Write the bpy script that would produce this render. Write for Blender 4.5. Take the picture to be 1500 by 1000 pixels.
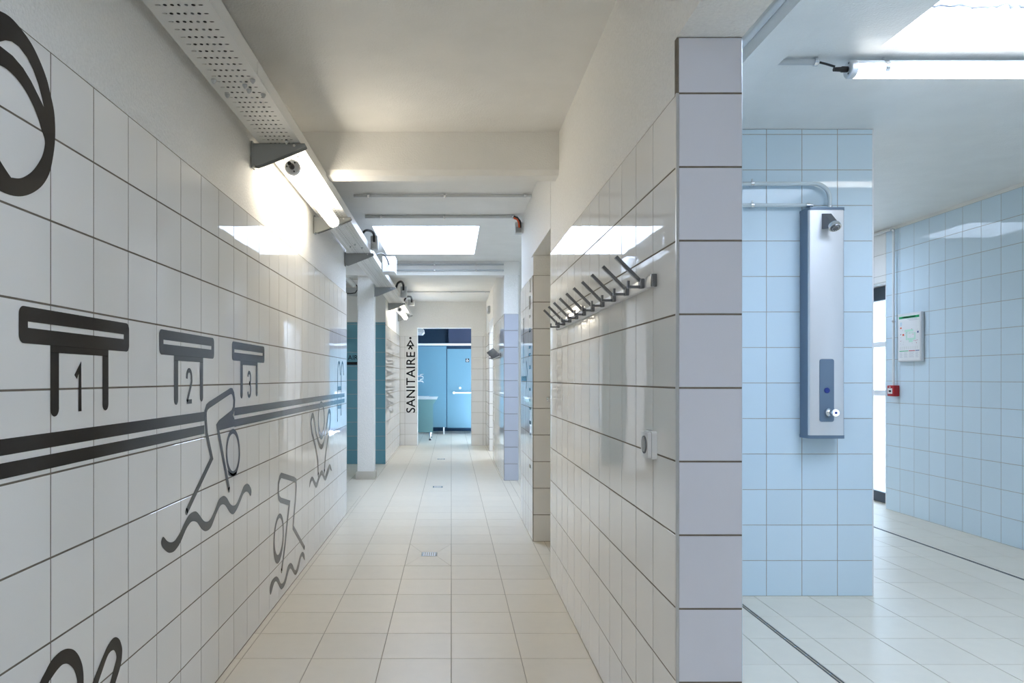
import bpy, math, random
from mathutils import Vector, Matrix
from mathutils.geometry import tessellate_polygon
random.seed(7)
SC = bpy.context.scene
COL = SC.collection
for o in list(bpy.data.objects):
    bpy.data.objects.remove(o)

# ------------------------------------------------------------------ camera
F, XV, YV, H = 1040.0, 661.0, 554.0, 1.226      # focal length in px, vanishing point, eye height
cd = bpy.data.cameras.new('camera'); cam = bpy.data.objects.new('camera', cd); COL.objects.link(cam)
cam.location = (0, 0, H); cam.rotation_euler = (math.radians(90), 0, 0)
cd.sensor_width = 36.0; cd.lens = 36.0 * F / 1500.0
cd.shift_x = (750 - XV) / 1500.0; cd.shift_y = (YV - 500) / 1500.0
cd.clip_start = 0.02; cd.clip_end = 200
SC.camera = cam

# ------------------------------------------------------------------ light and exposure
SKY = (0.635, 0.775, 1.0); SKY_STRENGTH = 6.6
LAMP_WARM = (1.0, 0.89, 0.72); LAMP_STRENGTH = 5.6
EXPOSURE = 1.58
w = bpy.data.worlds.new('sky'); SC.world = w; w.use_nodes = True
bg = w.node_tree.nodes['Background']
bg.inputs[0].default_value = (*SKY, 1); bg.inputs[1].default_value = SKY_STRENGTH
vs = SC.view_settings
vs.view_transform = 'Standard'; vs.look = 'None'; vs.gamma = 1.0; vs.use_curve_mapping = False
vs.exposure = EXPOSURE
SC.cycles.max_bounces = 14; SC.cycles.diffuse_bounces = 7; SC.cycles.glossy_bounces = 6
SC.cycles.transparent_max_bounces = 12; SC.cycles.sample_clamp_indirect = 6.0
SC.cycles.caustics_reflective = False; SC.cycles.caustics_refractive = False
# skylights: x0, x1, y0, y1 of the roof openings
SKYLIGHTS = [(-0.73, 0.26, 6.56, 8.04), (1.82, 2.70, 2.05, 3.0), (0.98, 1.95, 11.0, 12.0),
            
             (-0.15, 0.15, 13.75, 14.05), (2.8, 3.5, 6.4, 7.1), (1.90, 2.45, -0.4, 0.3), (-0.60, -0.10, 0.4, 1.0)]  # roof openings on this line are unseen, added to light the rooms
CEIL = 2.631
def portal(loc, rot, sx, sy):
    l = bpy.data.lights.new('daylight_portal', 'AREA'); l.shape = 'RECTANGLE'; l.size = sx; l.size_y = sy
    l.cycles.is_portal = True
    o = bpy.data.objects.new('daylight_portal', l); COL.objects.link(o); o.location = loc; o.rotation_euler = rot
for (x0, x1, y0, y1) in SKYLIGHTS:
    portal(((x0 + x1) / 2, (y0 + y1) / 2, CEIL + 0.20), (0, 0, 0), x1 - x0, y1 - y0)
portal((4.30, 7.2, 1.07), (0, math.radians(90), 0), 2.1, 1.0)
ADDED_WINDOW = (-.33, .43, 0.6, 2.4)                                   # y0, y1, z0, z1 of an unseen window added to light the left wall
portal((4.32, .05, 1.5), (0, math.radians(90), 0), 1.8, .76)
BACK_WINDOWS = []      # x0, x1, z0, z1 of the windows behind the camera
for (x0, x1, z0, z1) in BACK_WINDOWS:
    portal(((x0 + x1) / 2, -2.75, (z0 + z1) / 2), (math.radians(90), 0, 0), x1 - x0, z1 - z0)

# ------------------------------------------------------------------ materials
def mat(name, col, rough=0.5, metal=0.0, spec=0.5, emit=None, estr=0.0, noise=None, bump=None, rnd=0.0, coat=0.0, nvar=0.0):
    m = bpy.data.materials.new(name); m.use_nodes = True
    nt = m.node_tree; N = nt.nodes; L = nt.links; b = N['Principled BSDF']
    b.inputs['Base Color'].default_value = (*col, 1); b.inputs['Roughness'].default_value = rough
    b.inputs['Metallic'].default_value = metal; b.inputs['Specular IOR Level'].default_value = spec
    b.inputs['Coat Weight'].default_value = coat
    if emit:
        b.inputs['Emission Color'].default_value = (*emit, 1); b.inputs['Emission Strength'].default_value = estr
    geo = None
    if nvar or bump or rnd: geo = N.new('ShaderNodeNewGeometry')
    fac = None
    if rnd:
        oi = N.new('ShaderNodeObjectInfo'); mr = N.new('ShaderNodeMapRange')
        mr.inputs['To Min'].default_value = 1 - rnd; mr.inputs['To Max'].default_value = 1 + rnd
        L.new(oi.outputs['Random'], mr.inputs['Value']); fac = mr.outputs['Result']
    if nvar:
        nz = N.new('ShaderNodeTexNoise'); nz.inputs['Scale'].default_value = noise or 6.0; nz.inputs['Detail'].default_value = 4
        L.new(geo.outputs['Position'], nz.inputs['Vector'])
        m2 = N.new('ShaderNodeMapRange'); m2.inputs['From Min'].default_value = .25; m2.inputs['From Max'].default_value = .75
        m2.inputs['To Min'].default_value = 1 - nvar; m2.inputs['To Max'].default_value = 1 + nvar
        L.new(nz.outputs['Fac'], m2.inputs['Value'])
        if fac:
            mm = N.new('ShaderNodeMath'); mm.operation = 'MULTIPLY'
            L.new(fac, mm.inputs[0]); L.new(m2.outputs['Result'], mm.inputs[1]); fac = mm.outputs[0]
        else: fac = m2.outputs['Result']
    if fac:
        vm = N.new('ShaderNodeVectorMath'); vm.operation = 'SCALE'; vm.inputs[0].default_value = col
        L.new(fac, vm.inputs['Scale']); L.new(vm.outputs['Vector'], b.inputs['Base Color'])
    if bump:
        last = None
        for (sc, st, dist, det) in bump:
            nb = N.new('ShaderNodeTexNoise'); nb.inputs['Scale'].default_value = sc; nb.inputs['Detail'].default_value = det
            L.new(geo.outputs['Position'], nb.inputs['Vector'])
            bp = N.new('ShaderNodeBump'); bp.inputs['Strength'].default_value = st; bp.inputs['Distance'].default_value = dist
            L.new(nb.outputs['Fac'], bp.inputs['Height'])
            if last: L.new(last.outputs['Normal'], bp.inputs['Normal'])
            last = bp
        L.new(last.outputs['Normal'], b.inputs['Normal'])
    return m
WAVE = [(7.0, 0.10, 0.0015, 1.0)]
M = {}
M['tile_white'] = mat('white glazed tile', (0.82, 0.815, 0.80), 0.012, rnd=0.02, bump=WAVE)
M['tile_blue'] = mat('light blue glazed tile', (0.63, 0.76, 0.85), 0.04, rnd=0.025, bump=WAVE)
M['tile_teal'] = mat('teal glazed tile', (0.12, 0.31, 0.385), 0.10, rnd=0.03, bump=WAVE)
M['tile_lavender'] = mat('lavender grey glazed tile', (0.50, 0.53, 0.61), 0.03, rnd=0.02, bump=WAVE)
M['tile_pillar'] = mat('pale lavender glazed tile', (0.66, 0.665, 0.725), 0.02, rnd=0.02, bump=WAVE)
M['grout'] = mat('brown grey grout', (0.16, 0.135, 0.105), 0.9, nvar=.2, noise=30)
M['grout_grey'] = mat('grey grout', (0.36, 0.34, 0.31), 0.9, nvar=.15, noise=30)
M['plaster'] = mat('white painted plaster', (0.84, 0.83, 0.80), 0.5, nvar=.03, noise=5, bump=[(120, 0.45, 0.005, 3.0), (9, .25, .012, 2.0)])
M['plaster_wall'] = mat('stippled white plaster', (0.83, 0.825, 0.80), 0.6, nvar=.05, noise=110, bump=[(110, 0.7, 0.006, 3.0)])
M['floor_tile'] = mat('cream floor tile', (0.74, 0.675, 0.56), 0.36, rnd=0.025, nvar=.02, noise=14, bump=[(120, .08, .002, 2.0)])
M['floor_grout'] = mat('beige floor grout', (0.42, 0.37, 0.29), 0.9)
M['black_print'] = mat('black vinyl print', (0.010, 0.010, 0.012), 0.10, spec=0.32, bump=WAVE)
M['white_print'] = mat('white print', (0.8, 0.8, 0.8), 0.4)
M['galv'] = mat('white coated steel', (0.70, 0.70, 0.68), 0.38, metal=0.15)
M['steel_grey'] = mat('grey painted steel', (0.33, 0.35, 0.36), 0.42, metal=0.2)
M['dark_steel'] = mat('dark grey metal', (0.20, 0.21, 0.23), 0.25, metal=0.8)
M['chrome'] = mat('chrome', (0.80, 0.82, 0.85), 0.12, metal=1.0)
M['alu'] = mat('brushed aluminium', (0.74, 0.75, 0.77), 0.42, metal=0.65)
M['alu_edge'] = mat('aluminium edge profile', (0.55, 0.55, 0.55), 0.3, metal=0.8)
M['alu_side'] = mat('blue grey lacquer', (0.14, 0.20, 0.28), 0.35, metal=0.2)
M['pvc'] = mat('light grey pvc conduit', (0.52, 0.54, 0.55), 0.35)
M['pvc_white'] = mat('white pvc', (0.74, 0.75, 0.76), 0.35)
M['pipe_paint'] = mat('pale painted pipe', (0.60, 0.68, 0.72), 0.25)
M['black'] = mat('black rubber', (0.012, 0.012, 0.013), 0.45)
M['red'] = mat('red plastic', (0.45, 0.012, 0.02), 0.35)
M['orange'] = mat('orange cable', (0.75, 0.10, 0.02), 0.4)
M['blue_button'] = mat('blue button', (0.01, 0.03, 0.22), 0.3)
M['green'] = mat('green print', (0.02, 0.42, 0.17), 0.4)
M['pale_green'] = mat('pale green print', (0.55, 0.80, 0.66), 0.4)
M['grey_print'] = mat('grey print', (0.55, 0.56, 0.60), 0.4)
M['teal_panel'] = mat('blue laminate', (0.115, 0.245, 0.315), 0.35)
M['teal_green'] = mat('grey green laminate', (0.15, 0.30, 0.31), 0.4)
M['navy'] = mat('dark blue wall', (0.012, 0.055, 0.115), 0.5)
M['navy2'] = mat('slate blue wall', (0.06, 0.08, 0.15), 0.5)
M['ceramic'] = mat('white ceramic', (0.80, 0.82, 0.83), 0.12)
M['beige'] = mat('beige plinth', (0.50, 0.47, 0.41), 0.5)
M['door_frame'] = mat('dark blue door frame', (0.02, 0.035, 0.06), 0.35)
M['white_metal'] = mat('white metal', (0.80, 0.82, 0.84), 0.35)
M['concrete'] = mat('pale concrete', (0.55, 0.55, 0.53), 0.8, nvar=.08)
M['lamp'] = mat('lit diffuser tube', (0.85, 0.85, 0.83), 0.3, emit=LAMP_WARM, estr=LAMP_STRENGTH)
M['lamp_cool'] = mat('lit diffuser tube, cool', (0.85, 0.85, 0.85), 0.3, emit=(1.0, .96, .90), estr=LAMP_STRENGTH * .55)
M['lamp_off'] = mat('unlit diffuser tube', (0.75, 0.77, 0.78), 0.2)
def glass_mat(name, tint, gloss, trans=0.0, rough=.05):
    m = bpy.data.materials.new(name); m.use_nodes = True
    nt = m.node_tree; N = nt.nodes; L = nt.links
    for n in list(N): N.remove(n)
    out = N.new('ShaderNodeOutputMaterial'); t = N.new('ShaderNodeBsdfTransparent'); t.inputs[0].default_value = (*tint, 1)
    g = N.new('ShaderNodeBsdfGlossy'); g.inputs['Roughness'].default_value = rough
    mx = N.new('ShaderNodeMixShader'); mx.inputs[0].default_value = gloss
    src = t.outputs[0]
    if trans:
        tl = N.new('ShaderNodeBsdfTranslucent'); tl.inputs[0].default_value = (*tint, 1)
        nz = N.new('ShaderNodeTexNoise'); nz.inputs['Scale'].default_value = 60
        gp = N.new('ShaderNodeNewGeometry'); L.new(gp.outputs['Position'], nz.inputs['Vector'])
        mr = N.new('ShaderNodeMapRange'); mr.inputs['From Min'].default_value = .3; mr.inputs['From Max'].default_value = .7
        mr.inputs['To Min'].default_value = trans * .6; mr.inputs['To Max'].default_value = min(1, trans * 1.3)
        L.new(nz.outputs['Fac'], mr.inputs['Value'])
        m1 = N.new('ShaderNodeMixShader'); L.new(mr.outputs['Result'], m1.inputs[0]); L.new(src, m1.inputs[1]); L.new(tl.outputs[0], m1.inputs[2])
        src = m1.outputs[0]
    L.new(src, mx.inputs[1]); L.new(g.outputs[0], mx.inputs[2]); L.new(mx.outputs[0], out.inputs[0])
    return m
M['skylight_pane'] = glass_mat('skylight sheet', (0.93, 0.93, 0.94), 0.04)
M['door_glass'] = glass_mat('textured door glass', (0.82, 0.88, 0.92), 0.06, 0.45)

# ------------------------------------------------------------------ mesh helpers
class MB:
    def __init__(s): s.v = []; s.f = []
    def add(s, vs_, fs):
        b = len(s.v); s.v += [tuple(p) for p in vs_]; s.f += [tuple(i + b for i in f) for f in fs]; return s
    def box(s, x0, x1, y0, y1, z0, z1):
        return s.add([(x0,y0,z0),(x1,y0,z0),(x1,y1,z0),(x0,y1,z0),(x0,y0,z1),(x1,y0,z1),(x1,y1,z1),(x0,y1,z1)],
                     [(0,3,2,1),(4,5,6,7),(0,1,5,4),(1,2,6,5),(2,3,7,6),(3,0,4,7)])
    def bbox(s, x0, x1, y0, y1, z0, z1, b=.003):      # box with chamfered edges
        import bmesh
        bm = bmesh.new(); t = MB().box(x0,x1,y0,y1,z0,z1)
        V = [bm.verts.new(p) for p in t.v]
        for f in t.f: bm.faces.new([V[i] for i in f])
        bmesh.ops.bevel(bm, geom=bm.edges[:], offset=b, segments=2, affect='EDGES', profile=.5)
        bm.verts.index_update(); s.add([v.co[:] for v in bm.verts], [[v.index for v in f.verts] for f in bm.faces]); bm.free(); return s
    def tube(s, pts, r, n=14, caps=True):
        pts = [Vector(p) for p in pts]; rs = r if isinstance(r, (list, tuple)) else [r] * len(pts)
        b = len(s.v); t0 = (pts[1] - pts[0]).normalized()
        up = Vector((0,0,1)) if abs(t0.z) < .9 else Vector((1,0,0)); a = t0.cross(up).normalized()
        for i, p in enumerate(pts):
            t = ((pts[i+1] - p) if i == 0 else (p - pts[i-1]) if i == len(pts)-1 else (pts[i+1]-p).normalized()+(p-pts[i-1]).normalized()).normalized()
            a = (a - t * a.dot(t)).normalized(); c = t.cross(a)
            for k in range(n):
                an = 2 * math.pi * k / n; s.v.append(tuple(p + (a * math.cos(an) + c * math.sin(an)) * rs[i]))
        for i in range(len(pts) - 1):
            for k in range(n):
                k2 = (k + 1) % n; s.f.append((b+i*n+k, b+i*n+k2, b+(i+1)*n+k2, b+(i+1)*n+k))
        if caps:
            s.f.append(tuple(b + k for k in reversed(range(n)))); s.f.append(tuple(b + (len(pts)-1)*n + k for k in range(n)))
        return s
    def prism(s, poly, axis, a0, a1):                 # extrude a 2-D polygon along an axis
        def P(u, v, a): return {'x': (a, u, v), 'y': (u, a, v), 'z': (u, v, a)}[axis]
        n = len(poly); b = len(s.v)
        s.v += [P(u, v, a0) for u, v in poly] + [P(u, v, a1) for u, v in poly]
        for t in tessellate_polygon([[Vector((u, v, 0)) for u, v in poly]]):
            s.f.append((b+t[0], b+t[1], b+t[2])); s.f.append((b+n+t[2], b+n+t[1], b+n+t[0]))
        for i in range(n): j = (i+1) % n; s.f.append((b+i, b+j, b+n+j, b+n+i))
        return s
    def flat(s, loops, fn):                           # filled outline with holes, on a plane given by fn(u, v)
        b = len(s.v); flatl = [p for l in loops for p in l]
        s.v += [tuple(fn(u, v)) for u, v in flatl]
        for t in tessellate_polygon([[Vector((u, v, 0)) for u, v in l] for l in loops]): s.f.append((b+t[0], b+t[1], b+t[2]))
        return s
    def mesh(s, name, m, smooth=True):
        me = bpy.data.meshes.new(name); me.from_pydata(s.v, [], s.f)
        me.validate(); me.update()
        import bmesh
        bm = bmesh.new(); bm.from_mesh(me); bmesh.ops.recalc_face_normals(bm, faces=bm.faces); bm.to_mesh(me); bm.free()
        if m: me.materials.append(m)
        if smooth:
            for p in me.polygons: p.use_smooth = True
            me.set_sharp_from_angle(angle=math.radians(32))
        return me
    def build(s, name, m, parent=None, smooth=True):
        o = bpy.data.objects.new(name, s.mesh(name, m, smooth)); COL.objects.link(o)
        if parent: attach(o, parent)
        return o
LOC = {}
def attach(o, parent):
    o.parent = parent; o.matrix_parent_inverse = Matrix.Translation(-LOC.get(parent.name, Vector((0,0,0))))
def tag(o, label, cat, group=None):
    o['label'] = label; o['category'] = cat
    if group: o['group'] = group
    return o
def thing(name, label, cat, loc, group=None):
    o = bpy.data.objects.new(name, None); COL.objects.link(o); o.location = loc; o.empty_display_size = .05
    LOC[o.name] = Vector(loc); return tag(o, label, cat, group)
def struct(name, mb, m, parent=None, label=None):
    o = mb.build(name, m, parent, smooth=False)
    if not parent: o['kind'] = 'structure'
    if label: o['label'] = label
    return o

# ---- tiles: one slab with eased edges per size, shared by all tiles of that size
TILE_MESH = {}
def slab_geo(w_, h_, t, e=.0008):
    v = [(-w_/2,-h_/2,-t),(w_/2,-h_/2,-t),(w_/2,h_/2,-t),(-w_/2,h_/2,-t),
         (-w_/2,-h_/2,-e),(w_/2,-h_/2,-e),(w_/2,h_/2,-e),(-w_/2,h_/2,-e),
         (-w_/2+e,-h_/2+e,0),(w_/2-e,-h_/2+e,0),(w_/2-e,h_/2-e,0),(-w_/2+e,h_/2-e,0)]
    f = [(8,9,10,11)]
    for i in range(4): j = (i+1) % 4; f += [(i,j,4+j,4+i),(4+i,4+j,8+j,8+i)]
    return v, f
def tiles(parent, origin, ud, vd, ul, vl, m, gap=.0048, t=.006, single=True, skip=None, tilt=.0010, name='tile'):
    """tiles between the joint lines ul x vl of a plane; single: each its own object, else one joined part"""
    ud = Vector(ud); vd = Vector(vd); nd = ud.cross(vd); origin = Vector(origin); mb = MB(); cnt = 0
    for i in range(len(ul) - 1):
        for j in range(len(vl) - 1):
            if skip and skip(ul[i], ul[i+1], vl[j], vl[j+1]): continue
            w_ = round(ul[i+1] - ul[i] - gap, 4); h_ = round(vl[j+1] - vl[j] - gap, 4)
            if w_ < .004 or h_ < .004: continue
            c = origin + ud * ((ul[i]+ul[i+1])/2) + vd * ((vl[j]+vl[j+1])/2)
            R = Matrix((ud, vd, nd)).transposed().to_4x4()
            T = Matrix.Translation(c) @ R @ Matrix.Rotation(random.uniform(-tilt, tilt), 4, 'X') @ Matrix.Rotation(random.uniform(-tilt, tilt), 4, 'Y')
            if single:
                key = (w_, h_, t, m.name)
                if key not in TILE_MESH:
                    v, f = slab_geo(w_, h_, t); me = bpy.data.meshes.new(name); me.from_pydata(v, [], f); me.materials.append(m); TILE_MESH[key] = me
                o = bpy.data.objects.new(name, TILE_MESH[key]); COL.objects.link(o); o.parent = parent; o.matrix_basis = T; cnt += 1
            else:
                v, f = slab_geo(w_, h_, t); mb.add([T @ Vector(p) for p in v], f)
    if not single and mb.v:
        o = mb.build(name + 's', m, parent, smooth=False); o['kind'] = 'stuff'
    return cnt
def lines(a, b, first, pitch):
    """joint lines from a to b, one of them at `first`"""
    k = math.ceil((a - first) / pitch + 1e-6); r = [a]
    while first + k * pitch < b - 1e-6:
        r.append(first + k * pitch); k += 1
    r.append(b)
    if len(r) > 2 and r[1]-r[0] < .02: r.pop(1)
    if len(r) > 2 and r[-1]-r[-2] < .02: r.pop(-2)
    return r
ROWS = [.2 * k for k in range(11)]                 # ten courses, 2.00 m
def cells(xs, ys, hole):
    return [(xs[i], xs[i+1], ys[j], ys[j+1]) for i in range(len(xs)-1) for j in range(len(ys)-1) if not hole((xs[i]+xs[i+1])/2, (ys[j]+ys[j+1])/2)]

# ================================================================== STRUCTURE
XL = -0.95; XR = 0.612; XR2 = 0.792
T = .006                                            # tile thickness on the walls
# ---- floor slab, tiles
fl = struct('floor', MB().box(-3.2, 0.70, -2.7, 17.4, -.12, -.0025), M['floor_grout'], label='cream tiled corridor floor with beige joints')
FX = [XL, -.918, -.612, -.306, 0, .306, .612, .70]
PIT = .307; FY0 = 3.109
DRAINS = [4.951, 8.021, 10.784]
def in_drain(a, b, c, d): return -.31 < (a+b)/2 < 0.0 and any(abs((c+d)/2 - y) < .31 for y in DRAINS)
FXW = [-3.2, -2.754, -2.448, -2.142, -1.836, -1.53, -1.224] + FX[1:]
near = [FY0 + PIT*k for k in range(-3, 15)]
tiles(fl, (0,0,0), (1,0,0), (0,1,0), FX, near, M['floor_tile'], gap=.0034, t=.008, skip=in_drain, tilt=.0004)
tiles(fl, (0,0,0), (1,0,0), (0,1,0), [-3.06,-2.754,-2.448,-2.142,-1.836,-1.53,-1.224,-.95], [FY0 + PIT*k for k in range(10, 15)], M['floor_tile'], gap=.004, t=.008, single=False, tilt=.0004)
far = [FY0 + PIT*k for k in range(14, 47)]
tiles(fl, (0,0,0), (1,0,0), (0,1,0), [-3.06,-2.754,-2.448,-2.142,-1.836,-1.53,-1.224] + FX[1:], far, M['floor_tile'], gap=.004, t=.008, single=False, skip=in_drain, tilt=.0004)
tiles(fl, (0,0,0), (1,0,0), (0,1,0), FX, [FY0 + PIT*k for k in range(-18, -2)], M['floor_tile'], gap=.004, t=.008, single=False, tilt=.0004)
def drain(yc, label, single):
    xc = -.153; a = .055; w2 = .153 - .002; h2 = PIT - .002; g = .0016
    Q = [(-w2,-h2),(w2,-h2),(w2,h2),(-w2,h2)]; q = [(-a,-a),(a,-a),(a,a),(-a,a)]
    for i in range(4):
        j = (i+1) % 4; P = [Q[i], Q[j], q[j], q[i]]; cx = sum(p[0] for p in P)/4; cy = sum(p[1] for p in P)/4
        P = [(xc + cx + (p[0]-cx)*(1-.012), yc + cy + (p[1]-cy)*(1-.012)) for p in P]
        MB().prism(P, 'z', -.008, 0).build('tile', M['floor_tile'], fl, smooth=False)
    d = thing('floor_drain', label, 'drain', (xc, yc, 0), 'square floor drains')
    fr = MB()
    for (x0,x1,y0,y1) in ((-.052,.052,-.052,-.044),(-.052,.052,.044,.052),(-.052,-.044,-.044,.044),(.044,.052,-.044,.044)):
        fr.box(xc+x0, xc+x1, yc+y0, yc+y1, -.006, .0015)
    fr.build('frame', M['chrome'], d)
    MB().box(xc-.044, xc+.044, yc-.044, yc+.044, -.02, -.012).build('sump', M['black'], d)
    for k in range(6):
        x = xc - .037 + k*.0148; MB().box(x-.004, x+.004, yc-.043, yc+.043, -.005, .0005).build('grate_bar', M['alu'], d)
drain(DRAINS[0], 'square metal floor drain nearest, between the coat hooks and swimmer wall', True)
drain(DRAINS[1], 'square metal floor drain beside the white column', False)
drain(DRAINS[2], 'square metal floor drain furthest away, before the toilet doorway', False)
# shower room floor
SX0, SX1 = .70, 4.30
fs = struct('floor_shower', MB().box(.70, 6.5, -2.7, 12.4, -.12, -.0025), M['floor_grout'], label='pale cream tiled shower room floor')
SP = .305
SL1, SL2 = 1.575, 3.49
sx = sorted(lines(.70, 4.25, 1.40, SP)); sx2 = []
for a in sx: sx2.append(a)
def split(seq, c, wd):
    out = []
    for i in range(len(seq)-1):
        if seq[i] < c < seq[i+1]:
            if c-wd - seq[i] > .03: out.append((seq[i], c-wd))
            if seq[i+1] - c-wd > .03: out.append((c+wd, seq[i+1]))
        else: out.append((seq[i], seq[i+1]))
    return out
spans = []
for a, b in split(sx, SL1, .012):
    spans += split([a, b], SL2, .012) if a < SL2 < b else [(a, b)]
sy = [3.044 + SP*k for k in range(-2, 13)]
for a, b in spans: tiles(fs, (0,0,0), (1,0,0), (0,1,0), [a, b], sy, M['floor_tile'], gap=.0035, t=.008, tilt=.0004, single=(b > 1.0))
for a, b in spans: tiles(fs, (0,0,0), (1,0,0), (0,1,0), [a, b], [3.044 + SP*k for k in range(-18, -1)], M['floor_tile'], gap=.0035, t=.008, tilt=.0004, single=False)
for a, b in spans: tiles(fs, (0,0,0), (1,0,0), (0,1,0), [a, b], [3.044 + SP*k for k in range(12, 31)], M['floor_tile'], gap=.0035, t=.008, tilt=.0004, single=False)
for (c, lab, y0, y1) in ((SL1, 'black slot drain in the floor in front of the shower panel', -2.5, 3.98), (SL2, 'black slot drain in the floor along the right shower wall', 2.0, 8.3)):
    d = thing('slot_drain', lab, 'drain', (c, y0, 0), 'slot drains')
    MB().box(c-.010, c+.010, y0, y1, -.02, -.009).build('slot', M['black'], d)
    for s in (-1, 1): MB().box(c+s*.0075-.0015 , c+s*.0075+.0015, y0, y1, -.012, .0006).build('edge_strip', M['dark_steel'], d)
    for k in range(int((y1-max(y0,1.5))/.1)):
        y = max(y0,1.5)+.05+.1*k; MB().box(c-.006, c+.006, y-.004, y+.004, -.008, -.001).build('spacer', M['chrome'], d)

# ---- ceiling slab with roof openings
def in_sky(x, y): return any(a < x < b and c < y < d for a, b, c, d in SKYLIGHTS)
cx = sorted({-3.3, 4.6} | {a for s in SKYLIGHTS for a in s[:2]}); cy = sorted({-2.9, 17.6} | {a for s in SKYLIGHTS for a in s[2:]})
mb = MB()
for (x0,x1,y0,y1) in cells(cx, cy, in_sky): mb.box(x0,x1,y0,y1,CEIL,CEIL+.165)
struct('ceiling', mb, M['plaster'], label='white plastered ceiling')
for n, (x0,x1,y0,y1) in enumerate(SKYLIGHTS):
    k = MB(); z0, z1 = CEIL+.165, CEIL+.225
    for (a,b,c,d) in ((x0-.06,x0,y0-.06,y1+.06),(x1,x1+.06,y0-.06,y1+.06),(x0,x1,y0-.06,y0),(x0,x1,y1,y1+.06)): k.box(a,b,c,d,z0,z1)
    wd = struct('window_%d' % (n+1), k, M['white_metal'], label='skylight frame in the ceiling, some added out of view')
    MB().box(x0-.05,x1+.05,y0-.05,y1+.05,z1,z1+.006).build('pane', M['skylight_pane'], wd, smooth=False)
    if n < 3:   # irregular seam under the sheet
        s = MB(); pts = [(x0+.03+(x1-x0-.06)*i/40, y1-.004-random.uniform(0,.010), z0+random.uniform(-.010,.008)) for i in range(41)]
        s.tube(pts, [random.uniform(.002,.006) for _ in pts], n=6); s.build('seam', M['grey_print'] if n == 0 else M['dark_steel'], wd)
# beams
def beam1():
    p = [(4.05,1.19+H),(4.075,1.163+H),(4.19,1.163+H),(4.21,1.18+H),(4.21,CEIL+.01),(4.05,CEIL+.01)]
    return MB().prism(p, 'x', -1.1, .70)
struct('beam_corridor', beam1(), M['plaster'], label='white plastered ceiling beam across the corridor')
struct('beam_far', MB().box(-3.1, .82, 8.53, 8.74, 1.24+H, CEIL+.01), M['plaster'], label='white plastered ceiling beam above the column')
struct('beam_shower', MB().box(1.10, 1.24, -2.6, 4.0, 1.19+H, CEIL+.01), M['plaster'], label='white plastered ceiling beam in the shower room')

# ---- left corridor wall
def wall_with_tiles(name, body_boxes, plaster, label):
    mb = MB()
    for b in body_boxes: mb.box(*b)
    return struct(name, mb, plaster, label=label)
wl = wall_with_tiles('wall_left', [(XL-.20, XL-T, -2.7, 6.45-T, 0, CEIL+.02)], M['plaster_wall'], 'left corridor wall, white tiles below stippled plaster')
MB().box(XL-T-.001, XL-.0010, -2.6, 6.45-.002, 0, 2.0).build('grout', M['grout'], wl, smooth=False)
ul = [1.685 + .2026*k for k in range(-2, 24)] + [6.45]
tiles(wl, (XL,0,0), (0,1,0), (0,0,1), ul, ROWS, M['tile_white'], t=T)
tiles(wl, (XL,0,0), (0,1,0), (0,0,1), [1.685 + .2026*k for k in range(-20, -1)], ROWS, M['tile_white'], t=T, single=False)
tr = struct('trim_1', MB().box(XL-.012, XL+.001, 6.444, 6.452, 0, 2.0), M['alu_edge'], label='thin metal edge profile at the end of the swimmer wall')
# ---- right corridor wall, near part with the hooks (end face = pillar)
Y0R, Y1R = 1.928, 4.39
HEAD = H + .927
wr = wall_with_tiles('wall_right', [(XR+T, XR2-T, Y0R+T, Y1R, 0, CEIL+.02), (XR+.001, XR2-.001, -.7, Y0R+T+.001, HEAD, CEIL+.02), (XR+.001, XR2-.001, -2.7, -.7, 0, CEIL+.02),
                                     (XR+.001, XR2-.001, Y1R-.001, 5.34+.1, HEAD, CEIL+.02), (XR+T-.003, XR2-.001, Y0R+.003, Y1R, 2.0, CEIL+.02)], M['plaster_wall'],
                     'right corridor wall with the coat hooks, white tiles below plaster')
MB().box(XR+.0010, XR2-.0022, Y0R+.0010, Y0R+.02, 0, HEAD-.001).box(XR+.0010, XR+T+.001, Y0R+.0010, Y1R-.001, 0, 2.0).build('grout', M['grout'], wr, smooth=False)
ulr = [Y0R+.008] + [2.155 + .197*k for k in range(0, 12)] + [Y1R]
tiles(wr, (XR,0,0), (0,-1,0), (0,0,1), [-a for a in reversed(ulr)], ROWS, M['tile_white'], t=T)
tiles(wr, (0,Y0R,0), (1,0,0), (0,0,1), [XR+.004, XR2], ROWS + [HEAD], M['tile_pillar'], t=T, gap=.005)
tiles(wr, (XR2,0,0), (0,1,0), (0,0,1), lines(Y0R, 4.0, 2.155, .2), ROWS + [HEAD], M['tile_blue'], t=T, single=False)
struct('trim_2', MB().box(XR-.0015, XR+.006, Y0R-.0015, Y0R+.006, 0, 2.0), M['alu_edge'], label='thin metal corner profile on the tiled pillar edge')
# ---- right corridor wall, piers further down
def pier(name, y0, y1, x, label, lintel=None, single=True, end='tile_white'):
    bx = [(x+T, x+.18, y0+T, y1, 0, CEIL+.02)]
    if lintel: bx.append((x+.001, x+.18, y1-.001, lintel, HEAD, CEIL+.02))
    wp = wall_with_tiles(name, bx, M['plaster_wall'], label)
    MB().box(x+.0010, x+.17, y0+.0010, y1-.002, 0, 2.0).build('grout', M['grout'], wp, smooth=False)
    tiles(wp, (x,0,0), (0,-1,0), (0,0,1), [-a for a in reversed(lines(y0, y1, y0+.2, .2))], ROWS, M['tile_white'], t=T, single=False)
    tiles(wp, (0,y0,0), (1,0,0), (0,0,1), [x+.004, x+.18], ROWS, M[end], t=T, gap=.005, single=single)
    return wp
pier('wall_right_middle', 5.34, 6.24, XR, 'short white tiled wall pier between the two right hand openings')
pier('wall_right_far', 8.525, 10.77, .63, 'far right white tiled wall with a lavender grey tiled end face', lintel=12.05, end='tile_lavender')
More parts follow.
